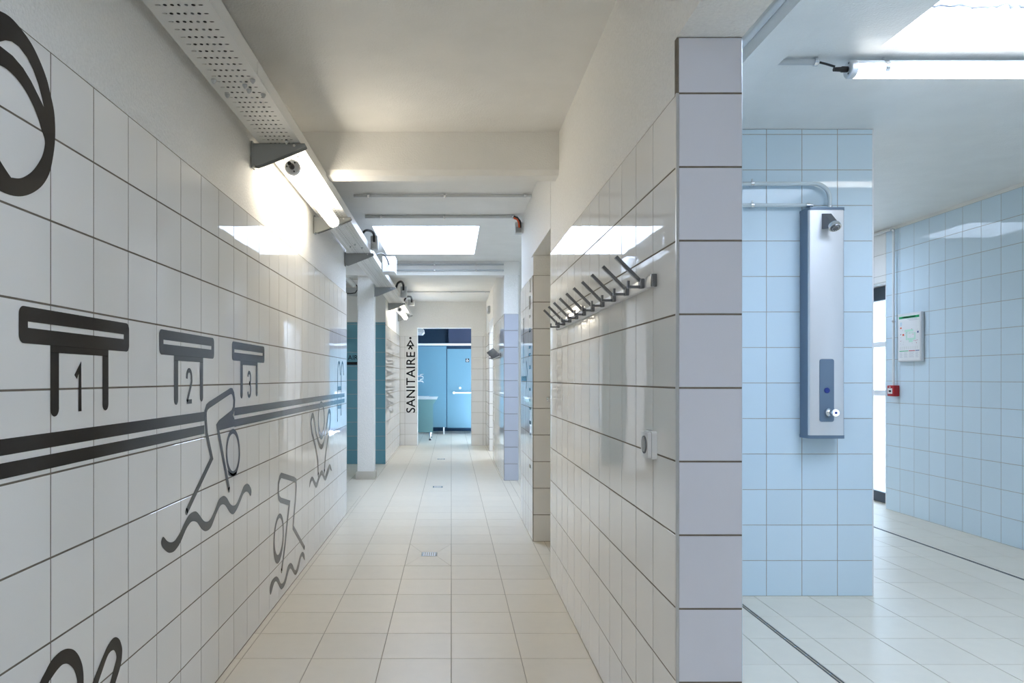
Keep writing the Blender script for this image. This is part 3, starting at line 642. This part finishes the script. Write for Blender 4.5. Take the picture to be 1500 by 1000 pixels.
# supply pipes
yp = 3.965
def arc(cx_, cz_, r, a0, a1, n=10): return [(cx_+r*math.cos(math.radians(a0+(a1-a0)*i/n)), yp, cz_+r*math.sin(math.radians(a0+(a1-a0)*i/n))) for i in range(n+1)]
zt = H + (554-269)/262.3
pipe1 = thing('supply_pipe', 'upper pale water pipe bending down into the shower panel', 'pipe', (1.0, yp, zt))
MB().tube([(.80,yp,zt)] + arc(2.114-.085, zt-.085, .085, 90, 0) + [(2.114,yp,z1+.03)], .0112, n=16).build('pipe', M['pipe_paint'], pipe1)
MB().tube([(2.114,yp,z1+.036),(2.114,yp,z1+.014)], .0135, n=16).build('union', M['chrome'], pipe1)
zb = H + (554-300.5)/262.3
pipe2 = thing('supply_pipe', 'lower pale water pipe running straight to the shower panel', 'pipe', (1.0, yp, zb))
MB().tube([(.80,yp,zb),(1.985,yp,zb)], .0105, n=16).build('pipe', M['pipe_paint'], pipe2)
MB().tube([(1.980,yp,zb),(2.000,yp,zb),(2.001,yp,zb),(2.018,yp,zb)], [.0135,.0135,.008,.008], n=16).build('union', M['chrome'], pipe2)
for pp, zz in ((pipe1, zt), (pipe2, zb)):
    for x in (1.68, 1.2):
        MB().tube([(x-.008,yp,zz),(x+.008,yp,zz)], .0145, n=14).build('clip', M['chrome'], pp)
        MB().tube([(x,yp,zz-.004),(x,3.999,zz-.004)], .006, n=8).build('clip_stem', M['chrome'], pp)
        MB().tube([(x,yp,zz+.014),(x,yp,zz+.026)], .004, n=8).build('clip_screw', M['chrome'], pp)

# ---- right shower wall: fire call point, conduit, evacuation plan
cp = thing('fire_call_point', 'red fire alarm call point on the light blue wall', 'alarm', (XS, 6.53, 1.11))
MB().bbox(XS-.055, XS-.0005, 6.475, 6.575, 1.062, 1.162, .006).build('housing', M['red'], cp)
MB().box(XS-.057, XS-.054, 6.495, 6.56, 1.085, 1.135).build('break_panel', M['white_print'], cp, smooth=False)
MB().box(XS-.058, XS-.056, 6.51, 6.545, 1.10, 1.118).build('arrow_mark', M['black'], cp, smooth=False)
MB().tube([(XS-.0585,6.528,1.146),(XS-.054,6.528,1.146)], .006, n=10).build('indicator', M['white_print'], cp)
conduit('vertical white conduit rising from the red call point', [(XS-.028,6.52,1.163),(XS-.028,6.52,2.60)], .0105, [((XS-.028,6.52,z),(0,0,1)) for z in (1.75,2.58)], m='pvc_white')
conduit('short white conduit along the top of the shower wall', [(XS-.028,6.535,2.60),(XS-.028,7.6,2.60)], .0105, [((XS-.028,6.56,2.60),(0,1,0))], m='pvc_white')
ev = thing('evacuation_plan', 'framed evacuation plan poster with green header on the blue wall', 'poster', (XS, 6.3, H+.15))
py0, py1, pz0, pz1 = 6.135, 6.455, H+.150, H+.580
MB().bbox(XS-.030, XS-.0005, py0, py1, pz0, pz1, .004).build('frame', M['alu'], ev)
sheet = MB().box(XS-.032, XS-.0295, py0+.012, py1-.012, pz0+.012, pz1-.012).build('sheet', M['white_print'], ev, smooth=False)
def mark(u0, u1, v0, v1, m, nm='print'):      # u from the left edge as seen, v from the top, in fractions of the sheet
    W_ = py1-py0-.024; H_ = pz1-pz0-.024
    MB().box(XS-.0326, XS-.0318, py1-.012-u1*W_, py1-.012-u0*W_, pz1-.012-v1*H_, pz1-.012-v0*H_).build(nm, M[m], sheet, smooth=False)
mark(.03,.97,.035,.085,'green','header')
mark(.20,.80,.048,.072,'white_print','header_text')
mark(.05,.47,.790,.806,'green'); mark(.49,.78,.790,.806,'red'); mark(.80,.97,.790,.806,'blue_button')
for (u,v) in ((.42,.10),(.50,.125)): mark(u, u+.45, v, v+.008, 'grey_print')
mark(.08,.17,.16,.24,'tile_blue'); mark(.08,.16,.27,.30,'orange'); mark(.20,.27,.42,.46,'orange'); mark(.88,.94,.38,.42,'blue_button')
for (a,b,c,d) in ((.30,.70,.33,.38),(.36,.42,.38,.56),(.44,.78,.52,.56),(.74,.80,.40,.55),(.50,.68,.56,.61),(.48,.72,.40,.42)): mark(a,b,c,d,'pale_green')
for k in range(26):
    u = random.uniform(.08,.88); v = random.uniform(.32,.64); mark(u, u+.025, v, v+.012, random.choice(['red','grey_print','blue_button','grey_print']))
for k in range(9):
    mark(.06+.1*k, .12+.1*k, .70, .765, 'tile_white')
for k in range(5):
    for (a,b) in ((.06,.20),(.27,.44),(.50,.74),(.80,.94)): mark(a, b - .03*(k%2), .83+.025*k, .838+.025*k, 'grey_print')

# ---- toilet room seen through the end doorway
YC = 15.66
tc = thing('toilet_cubicle', 'blue toilet cubicle front with white head rail', 'cubicle', (0, YC, 0))
MB().box(-.978, -.105, YC, YC+.03, .149, 1.934).build('panel', M['teal_panel'], tc, smooth=False)
MB().bbox(-.978, 1.49, YC-.03, YC+.03, 1.95, 1.995, .006).build('head_rail', M['white_metal'], tc)
MB().tube([(-.166,YC+.015,.15),(-.166,YC+.015,.0)], .016, n=10).build('leg', M['white_metal'], tc)
MB().tube([(1.2,YC+.015,.15),(1.2,YC+.015,.0)], .016, n=10).build('leg', M['white_metal'], tc)
cdv = MB().box(-.09, .80, YC-.004, YC+.026, .135, 1.874).build('cubicle_door', M['teal_panel'], tc, smooth=False)
MB().box(.80, 1.49, YC, YC+.03, .149, 1.934).build('panel', M['teal_panel'], tc, smooth=False)
MB().tube([(.06,YC-.06,.91),(.60,YC-.06,.91)], .017, n=14).build('grab_bar', M['white_metal'], cdv)
for x in (.06,.60): MB().tube([(x,YC-.06,.91),(x,YC-.004,.91)], [.03,.03], n=16).build('grab_bar_rosette', M['white_metal'], cdv)
MB().tube([(.196,YC-.03,1.015),(.196,YC-.004,1.015)], .028, n=18).build('lock_knob', M['alu'], cdv)
sg = MB().box(.315, .397, YC-.008, YC-.004, 1.582, 1.664).build('sign', M['black'], cdv, smooth=False)
# wheelchair symbol on the sign
wy = YC-.0095
fnw = lambda u, v: (.356+u*.082, wy, 1.623+v*.082)
def ringpts(cx_, cy_, r, a0, a1, n): return [(cx_+r*math.cos(math.radians(a0+(a1-a0)*i/n)), cy_+r*math.sin(math.radians(a0+(a1-a0)*i/n))) for i in range(n+1)]
sy_ = MB(); sy_.flat([ringpts(-.06,-.12,.26,100,380,16) + ringpts(-.06,-.12,.18,380,100,16)], fnw)
sy_.flat([ringpts(-.08,.34,.075,0,345,10)], fnw); sy_.flat([[(-.12,.24),(-.03,.24),(-.01,.06),(.16,.06),(.28,-.24),(.34,-.22),(.21,.13),(.02,.13),(-.08,-.02)]], fnw)
sy_.build('wheelchair_symbol', M['white_print'], cdv, smooth=False)
MB().box(-.978, 1.49, YC+.9, YC+.93, 0, 2.0).build('rear_panel', M['navy'], tc, smooth=False)
wbn = thing('washbasin_counter', 'grey green washbasin counter with white top in the toilet room', 'counter', (-.65, 14.03, 0))
MB().box(-.975, -.36, 14.03, 14.05, .16, .812).build('end_panel', M['teal_green'], wbn, smooth=False)
MB().box(-.975, -.37, 14.05, 14.70, .70, .812).build('apron', M['teal_green'], wbn, smooth=False)
MB().prism([(-.36,.812),(-.285,.812),(-.35,.72),(-.36,.72)], 'y', 14.04, 14.70).build('front_apron', M['teal_green'], wbn, smooth=False)
MB().prism([(-.975,.812),(-.285,.812),(-.27,.855),(-.975,.855)], 'y', 14.00, 14.75).build('top', M['pipe_paint'], wbn, smooth=False)
MB().tube([(-.66,14.36,.856),(-.66,14.36,.868),(-.66,14.36,.872),(-.66,14.36,.85)], [.22,.235,.20,.12], n=28).build('basin', M['ceramic'], wbn)
for y in (14.08, 14.64):
    MB().tube([(-.42,y,.70),(-.42,y,.03)], .014, n=10).build('leg', M['chrome'], wbn); MB().tube([(-.42,y,.03),(-.42,y,0)], [.02,.026], n=10).build('foot', M['black'], wbn)
for z, lab in ((1.265,'upper chrome wall tap over the washbasin counter'), (1.17,'lower chrome wall tap over the washbasin counter')):
    tp = thing('wall_tap', lab, 'tap', (-.98, 14.3, z))
    MB().tube([(-.979,14.3,z),(-.60,14.3,z),(-.575,14.3,z-.01),(-.565,14.3,z-.035)], [.018,.016,.015,.013], n=12).build('spout', M['chrome'], tp)
    MB().tube([(-.63,14.3,z+.01),(-.625,14.3,z+.035),(-.56,14.3,z+.045)], [.015,.014,.008], n=10).build('lever', M['chrome'], tp)
dk = thing('wall_fixture', 'grey boxy fixture at the top left of the toilet doorway', 'fixture', (-.7, 13.6, H+.84))
MB().prism([(-.975,H+.86),(-.56,H+.84),(-.52,H+.88),(-.53,H+.94),(-.62,H+1.02),(-.975,H+1.02)], 'y', 13.55, 13.95).build('housing', M['pvc'], dk, smooth=False)
MB().box(-.90, -.57, 13.545, 13.551, H+.855, H+.875).build('lip', M['alu'], dk, smooth=False)

# ================================================================== PRINT ON THE WALLS
def LW(x, y):                       # photo pixel -> (Y, Z) on the left wall
    s = -XL / (XV - x); return (F * s, H + (YV - y) * s)
def smooth_pts(P, closed=False, n=6):
    out = []; L_ = len(P); rng = range(L_) if closed else range(L_-1)
    for i in rng:
        if closed: p0,p1,p2,p3 = P[(i-1)%L_],P[i],P[(i+1)%L_],P[(i+2)%L_]
        else: p0,p1,p2,p3 = P[max(i-1,0)],P[i],P[i+1],P[min(i+2,L_-1)]
        for k in range(n):
            t = k/n; out.append(tuple(.5*(2*p1[a]+(-p0[a]+p2[a])*t+(2*p0[a]-5*p1[a]+4*p2[a]-p3[a])*t*t+(-p0[a]+3*p1[a]-3*p2[a]+p3[a])*t**3) for a in (0,1)))
    if not closed: out.append(P[-1])
    return out
def stroke(mb, P, wd, fn, closed=False, cap=True):
    n = len(P); W_ = wd if isinstance(wd, (list,tuple)) else [wd]*n; L_ = []; R_ = []
    for i in range(n):
        a = P[(i-1)%n] if (closed or i > 0) else None; b = P[(i+1)%n] if (closed or i < n-1) else None; c = P[i]
        def nrm(p, q): d = (q[0]-p[0], q[1]-p[1]); l = math.hypot(*d) or 1e-9; return (-d[1]/l, d[0]/l)
        if a is None: m_ = nrm(c, b); s = 1
        elif b is None: m_ = nrm(a, c); s = 1
        else:
            n1 = nrm(a, c); n2 = nrm(c, b); m_ = (n1[0]+n2[0], n1[1]+n2[1]); l = math.hypot(*m_) or 1e-9; m_ = (m_[0]/l, m_[1]/l); s = min(1/max(m_[0]*n1[0]+m_[1]*n1[1], .35), 2.2)
        h_ = W_[i]/2*s; L_.append((c[0]+m_[0]*h_, c[1]+m_[1]*h_)); R_.append((c[0]-m_[0]*h_, c[1]-m_[1]*h_))
    b0 = len(mb.v); mb.v += [tuple(fn(*p)) for p in L_ + R_]
    for i in range(n if closed else n-1): j = (i+1) % n; mb.f.append((b0+i, b0+j, b0+n+j, b0+n+i))
    if cap and not closed:
        for e in (0, n-1): mb.flat([[(P[e][0]+W_[e]/2*math.cos(2*math.pi*k/12), P[e][1]+W_[e]/2*math.sin(2*math.pi*k/12)) for k in range(12)]], fn)
def wallL(off=.0009): return lambda u, v: (XL + off, u, v)
def px(pts, ox, oy, s): return [LW(ox + a/s, oy + b/s) for a, b in pts]
def decal(name, mb, label, m='black_print', group='black swimming pictograms on the left wall'):
    import bmesh
    me = bpy.data.meshes.new(name); me.from_pydata(mb.v, [], mb.f); me.validate(); me.materials.append(M[m])
    o = bpy.data.objects.new(name, me); COL.objects.link(o)
    return tag(o, label, 'wall print', group)
# starting blocks 1, 2, 3
DIG = {'1': [[(.00,.78),(.62,1.0),(.62,0)]],
       '2': [[(.02,.74),(.08,.90),(.30,1.0),(.62,1.0),(.88,.90),(.94,.74),(.86,.56),(.05,.0)], [(.0,.0),(1.0,.0)]],
       '3': [[(.02,.82),(.15,.95),(.45,1.0),(.80,.93),(.90,.76),(.78,.60),(.45,.54)], [(.45,.54),(.80,.48),(.96,.28),(.84,.08),(.48,.0),(.15,.05),(.02,.20)]]}
for i, (u0, dg_) in enumerate(((1.558,'1'),(2.308,'2'),(3.073,'3'))):
    mb = MB(); fn = wallL(); W_ = .534; q = rrect(u0+W_/2, 1.3455, W_, .083, .018, 6)
    # head with the slot and the web below, as one outline
    slot = [(u0+.034,1.3395),(u0+.500,1.3395),(u0+.500,1.3535),(u0+.034,1.3535)]
    mb.flat([q, slot], fn)
    mb.flat([[(u0+.123,1.3045),(u0+.408,1.3045),(u0+.408,1.287),(u0+.123,1.287)]], fn)
    for (a, b, zb_) in ((.123,.160,1.1345),(.374,.408,1.138)):
        c_ = u0+(a+b)/2; r_ = (b-a)/2
        mb.flat([[(u0+a,1.288),(u0+b,1.288),(u0+b,zb_+r_)] + [(c_+r_*math.cos(math.radians(-180*k/8)), zb_+r_+r_*math.sin(math.radians(-180*k/8))) for k in range(1,8)] + [(u0+a,zb_+r_)]], fn)
    for path in DIG[dg_]:
        P = [(u0 + (.236 if dg_ == '1' else .240) + x*(.034 if dg_=='1' else .050), 1.142 + z*.112) for x, z in path]
        stroke(mb, smooth_pts(P, n=4) if (dg_ != '1' and len(P) > 2) else P, .016, fn, cap=False)
    decal('starting_block_print', mb, ('largest black starting block print at the left, with the digit one', 'middle black starting block print with the digit two', 'rightmost black starting block print with the digit three, above the diver')[i])
# lane stripes
g1 = LW(299,0)[0]; g2 = LW(343,0)[0]; g3 = LW(504.6,0)[0]
mb = MB(); fn = wallL(.0008)
for z0_, z1_ in ((1.0625,1.0975),(1.013,1.0465)):
    mb.flat([[(-2.3,z0_),(g1,z0_),(g1,z1_),(-2.3,z1_)]], fn); mb.flat([[(g2,z0_),(g3,z0_),(g3,z1_),(g2,z1_)]], fn)
mb.flat([px([(300,308),(400,232),(415,262),(415,322),(305,352)], 260, 560, 5)], fn)
decal('lane_stripe_print', mb, 'pair of long black horizontal stripes across the left wall', group='stripes')
# diving swimmer
mb = MB(); fn = wallL(.0010)
stroke(mb, px([(65,945),(250,555),(212,375),(205,270),(204,215),(214,182),(230,165),(385,63),(398,63),(408,85),(414,130),(411,190),(398,222),(305,298),(292,318),(298,360),(376,785)], 260, 560, 5), .026, fn)
stroke(mb, px([(405+47*math.cos(a), 512+155*math.sin(a)) for a in [2*math.pi*k/40 for k in range(40)]], 260, 560, 5), .021, fn, closed=True)
mb.flat([px([(365,640),(385,660),(405,668),(428,655),(438,640),(430,675),(400,692),(372,680)], 260, 560, 5)], fn)
decal('swimmer_print', mb, 'black outline pictogram of a bending diver crossing the stripes')
mb = MB(); W1 = [(110,738),(150,785),(195,800),(240,775),(300,680),(340,590),(390,500),(440,458),(480,455),(520,500),(560,555),(600,568),(640,535),(690,430),(730,325),(770,283),(800,280),(830,310),(860,365),(895,388),(930,365),(970,280),(1010,175),(1045,140),(1075,155),(1100,215),(1090,280),
      (1070,245),(1045,228),(1010,255),(975,340),(940,420),(905,475),(880,482),(850,455),(810,390),(780,372),(745,395),(700,490),(650,620),(610,665),(570,673),(530,640),(490,580),(450,562),(410,580),(360,660),(300,800),(240,890),(190,918),(150,910),(100,860),(82,810),(90,760)]
mb.flat([px(smooth_pts(W1, True, 3), 225, 690, 7.69)], fn); decal('wave_print', mb, 'thick black wavy water line below the bending diver')
# second swimmer
mb = MB()
stroke(mb, px([(136,778),(160,600),(180,400),(194,282),(130,262),(117,245),(112,200),(114,140),(122,100),(134,80),(225,108),(242,120),(243,160),(238,260),(224,400),(221,462),(303,610)], 385, 680, 5), .030, fn)
stroke(mb, px([(115+33*math.cos(a)-9*math.sin(a), 535+160*math.sin(a)) for a in [2*math.pi*k/40 for k in range(40)]], 385, 680, 5), [.024+.022*max(0,math.sin(2*math.pi*k/40)) for k in range(40)], fn, closed=True)
decal('swimmer_print', mb, 'black outline pictogram of a diver head down, low on the wall')
mb = MB(); W2 = [(52,950),(50,900),(65,850),(95,820),(115,835),(130,870),(148,865),(165,820),(180,750),(200,722),(217,735),(230,770),(243,770),(255,730),(270,670),(288,640),(303,655),(307,700),(298,690),(288,672),(277,690),(262,760),(245,805),(230,805),(213,775),(200,760),(187,785),(165,870),(140,912),(125,905),(108,870),(95,855),(80,875),(60,945)]
mb.flat([px(smooth_pts(W2, True, 3), 385, 680, 5)], fn); decal('wave_print', mb, 'black wavy water line near the floor under the low diver')
# third swimmer with raised arms
mb = MB()
stroke(mb, px(smooth_pts([(105,875),(100,760),(80,650),(60,570),(52,500),(57,455),(66,440),(74,465),(84,530),(98,600),(112,650),(126,672),(142,650),(155,590),(168,500),(178,430),(187,408),(195,435),(192,500),(178,600),(160,720),(150,850)], n=4), 445, 520, 5), .036, fn)
stroke(mb, px([(128+22*math.cos(a), 472+122*math.sin(a)) for a in [2*math.pi*k/40 for k in range(40)]], 445, 520, 5), [.026+.022*max(0,math.sin(2*math.pi*k/40)) for k in range(40)], fn, closed=True)
decal('swimmer_print', mb, 'black outline pictogram of a swimmer with both arms raised')
mb = MB(); W3 = [(40,970),(45,915),(62,888),(80,920),(92,932),(108,885),(130,842),(145,865),(155,886),(170,838),(190,796),(205,845),(198,842),(188,828),(172,885),(158,918),(145,905),(130,874),(112,915),(92,970),(75,950),(62,918),(50,935)]
mb.flat([px(smooth_pts(W3, True, 3), 445, 520, 5)], fn); decal('wave_print', mb, 'small black wavy water line under the swimmer with raised arms')
# ladder
mb = MB(); fn = wallL(.0012)
stroke(mb, px(smooth_pts([(246,480),(246,300),(248,120),(252,65),(258,52),(264,75),(267,140)], n=4), 445, 520, 5), .022, fn)
stroke(mb, px(smooth_pts([(272,435),(273,300),(274,120),(278,65),(283,55),(288,80),(291,140)], n=4), 445, 520, 5), .022, fn)
for a, b in ((230,258),(368,393)): mb.flat([px([(247,a),(272,a-3),(272,b-3),(247,b)], 445, 520, 5)], fn)
decal('ladder_print', mb, 'black pool ladder pictogram at the end of the stripes')
# big ring, top left
mb = MB(); fn = wallL()
outer = [(0,55),(50,85),(100,140),(150,210),(190,290),(225,380),(245,460),(262,540),(268,620),(266,700),(255,780),(238,850),(205,905),(160,940),(110,957),(60,955),(0,933),(-90,880),(-180,770),(-240,600),(-250,400),(-200,200),(-110,80),(-50,48)]
hol1 = [(0,203),(25,197),(55,203),(90,228),(130,280),(160,340),(185,410),(203,480),(212,522),(190,475),(150,395),(110,330),(60,272),(0,225),(-40,205),(-20,202)]
hol2 = [(0,320),(40,345),(80,385),(120,440),(155,505),(185,580),(200,630),(216,680),(215,720),(200,770),(165,825),(130,855),(95,870),(60,867),(48,860),(0,787),(-60,690),(-120,560),(-140,430),(-100,340),(-50,310)]
mb.flat([px(smooth_pts(outer, True, 4), 0, 0, 3.333), px(hol1, 0, 0, 3.333), px(smooth_pts(hol2, True, 4), 0, 0, 3.333)], fn)
decal('ring_print', mb, 'large black looping ring print at the top left edge')
# loops, bottom left
mb = MB()
oa = [(165,750),(240,600),(320,450),(420,340),(500,290),(570,278),(640,300),(700,370),(745,480),(765,600),(768,750),(750,1000),(690,1350),(600,1700),(480,1960),(360,2080),(230,2060),(130,1900),(80,1600),(70,1300),(95,1000)]
ia = [(680,750),(665,650),(630,560),(580,505),(530,485),(470,505),(400,580),(330,680),(285,750),(220,950),(180,1250),(190,1550),(240,1750),(330,1800),(430,1700),(540,1450),(630,1150),(675,900)]
mb.flat([px(smooth_pts(oa, True, 4), 40, 920, 9.375), px(smooth_pts(ia, True, 4), 40, 920, 9.375)], fn)
ob = [(890,750),(960,570),(1040,370),(1100,240),(1160,150),(1210,120),(1260,150),(1290,230),(1300,320),(1280,500),(1205,750),(1100,1080),(960,1500),(800,1950),(680,1900),(730,1400),(800,1050)]
ib = [(1130,750),(1170,600),(1215,430),(1215,360),(1195,310),(1170,300),(1130,330),(1090,400),(1030,570),(970,750),(890,1050),(800,1450),(770,1750),(860,1550),(1000,1150)]
mb.flat([px(smooth_pts(ob, True, 4), 40, 920, 9.375), px(smooth_pts(ib, True, 4), 40, 920, 9.375)], fn)
decal('swimmer_print', mb, 'large black loops of a swimmer print at the bottom left edge')

# lettering
def text_loops(body):
    c = bpy.data.curves.new('lettering', 'FONT'); c.body = body; c.fill_mode = 'FRONT'; c.resolution_u = 4; c.space_character = 1.05
    c.offset = 0.009
    o = bpy.data.objects.new('lettering', c); COL.objects.link(o)
    dg = bpy.context.evaluated_depsgraph_get(); me = bpy.data.meshes.new_from_object(o.evaluated_get(dg))
    v = [(p.co.x, p.co.y) for p in me.vertices]; f = [tuple(p.vertices) for p in me.polygons]
    bpy.data.objects.remove(o); bpy.data.curves.remove(c); bpy.data.meshes.remove(me)
    x0 = min(a for a,_ in v); x1 = max(a for a,_ in v); y0 = min(b for _,b in v); y1 = max(b for _,b in v)
    return [((a-x0)/(x1-x0), (b-y0)/(y1-y0)) for a,b in v], f
def lettering(name, body, fn, label):
    v, f = text_loops(body); mb = MB(); mb.add([fn(a,b) for a,b in v], f)
    o = decal(name, mb, label, group='lettering'); return o
EX = lambda x: (x-XV)/80.0
EZ = lambda y: H + (YV-y)/80.0
bx0, bx1, bz0, bz1 = EX(595), EX(608.2), EZ(604.3), EZ(515.2)
lettering('door_lettering', 'SANITAIRE', lambda a, b: (bx1 - b*(bx1-bx0), YE-.001, bz0 + a*(bz1-bz0)), 'black word SANITAIRE running up the wall beside the toilet doorway')
mb = MB(); fe = lambda u, v: (EX(u), YE-.001, EZ(v))
mb.flat([[(601.2+1.7*math.cos(2*math.pi*k/16), 495+1.7*math.sin(2*math.pi*k/16)) for k in range(16)]], fe)
mb.flat([[(601.2,497),(607.2,507),(595.2,507)], [(601.2,500.5),(603.9,505.2),(598.5,505.2)]], fe)
mb.flat([[(600.2,506.5),(602.2,506.5),(604.8,511),(602.8,512),(601.2,509),(599.6,512),(597.6,511)]], fe)
decal('person_symbol', mb, 'black person symbol above the word SANITAIRE', group='lettering')
TXW = lambda x: (x-XV)/102.4
lettering('alcove_lettering', 'AIR', lambda a, b: (-1.478+a*.142, 10.16-.001, H+(554-526.8)/102.4 + b*.066), 'black letters AIR on the teal alcove wall')
mb = MB(); mb.flat([[(-2.2,1.419),(-1.2,1.419),(-1.2,1.461),(-2.2,1.461)]], lambda u, v: (u, 10.16-.001, v))
decal('stripe_print', mb, 'black stripe below the letters on the teal alcove wall', group='stripes')
# marks on the middle pier, seen almost edge-on
mb = MB(); fp_ = lambda u, v: (XR-.001, u, v)
def PZ(y, Y): return H + (YV-y)*Y/F
for (ya, yb, a, b) in ((408,428,5.46,5.54),(433,452,5.47,5.58),(461,465,5.47,5.58),(480,482.5,5.44,5.58),(483.5,486,5.47,5.58),(506,510,5.47,5.60),(517,521,5.47,5.60),(535,540,5.47,5.58),(568,572,5.47,5.58),(584,588,5.50,5.56),(597,600,5.44,5.58),(616,621,5.44,5.56),(634,637,5.44,5.56),(680,685,5.45,5.56)):
    mb.flat([[(a,PZ(yb,5.5)),(b,PZ(yb,5.5)),(b,PZ(ya,5.5)),(a,PZ(ya,5.5))]], fp_)
decal('pier_lettering', mb, 'column of black marks on the pier, seen almost edge on', group='pier prints')
mb = MB()
stroke(mb, [(6.02,1.73),(5.99,1.60),(6.02,1.48),(6.05,1.36)], .022, fp_); stroke(mb, [(5.97,1.73),(5.99,1.60),(5.96,1.36)], .022, fp_)
stroke(mb, [(5.78,1.36),(5.70,1.28),(5.75,1.20),(5.78,1.15)], .022, fp_); mb.flat([[(5.78,1.205),(6.18,1.205),(6.18,1.245),(5.78,1.245)]], fp_)
decal('pier_pictogram', mb, 'thin black crossing lines of a pictogram on the middle pier', group='pier prints')
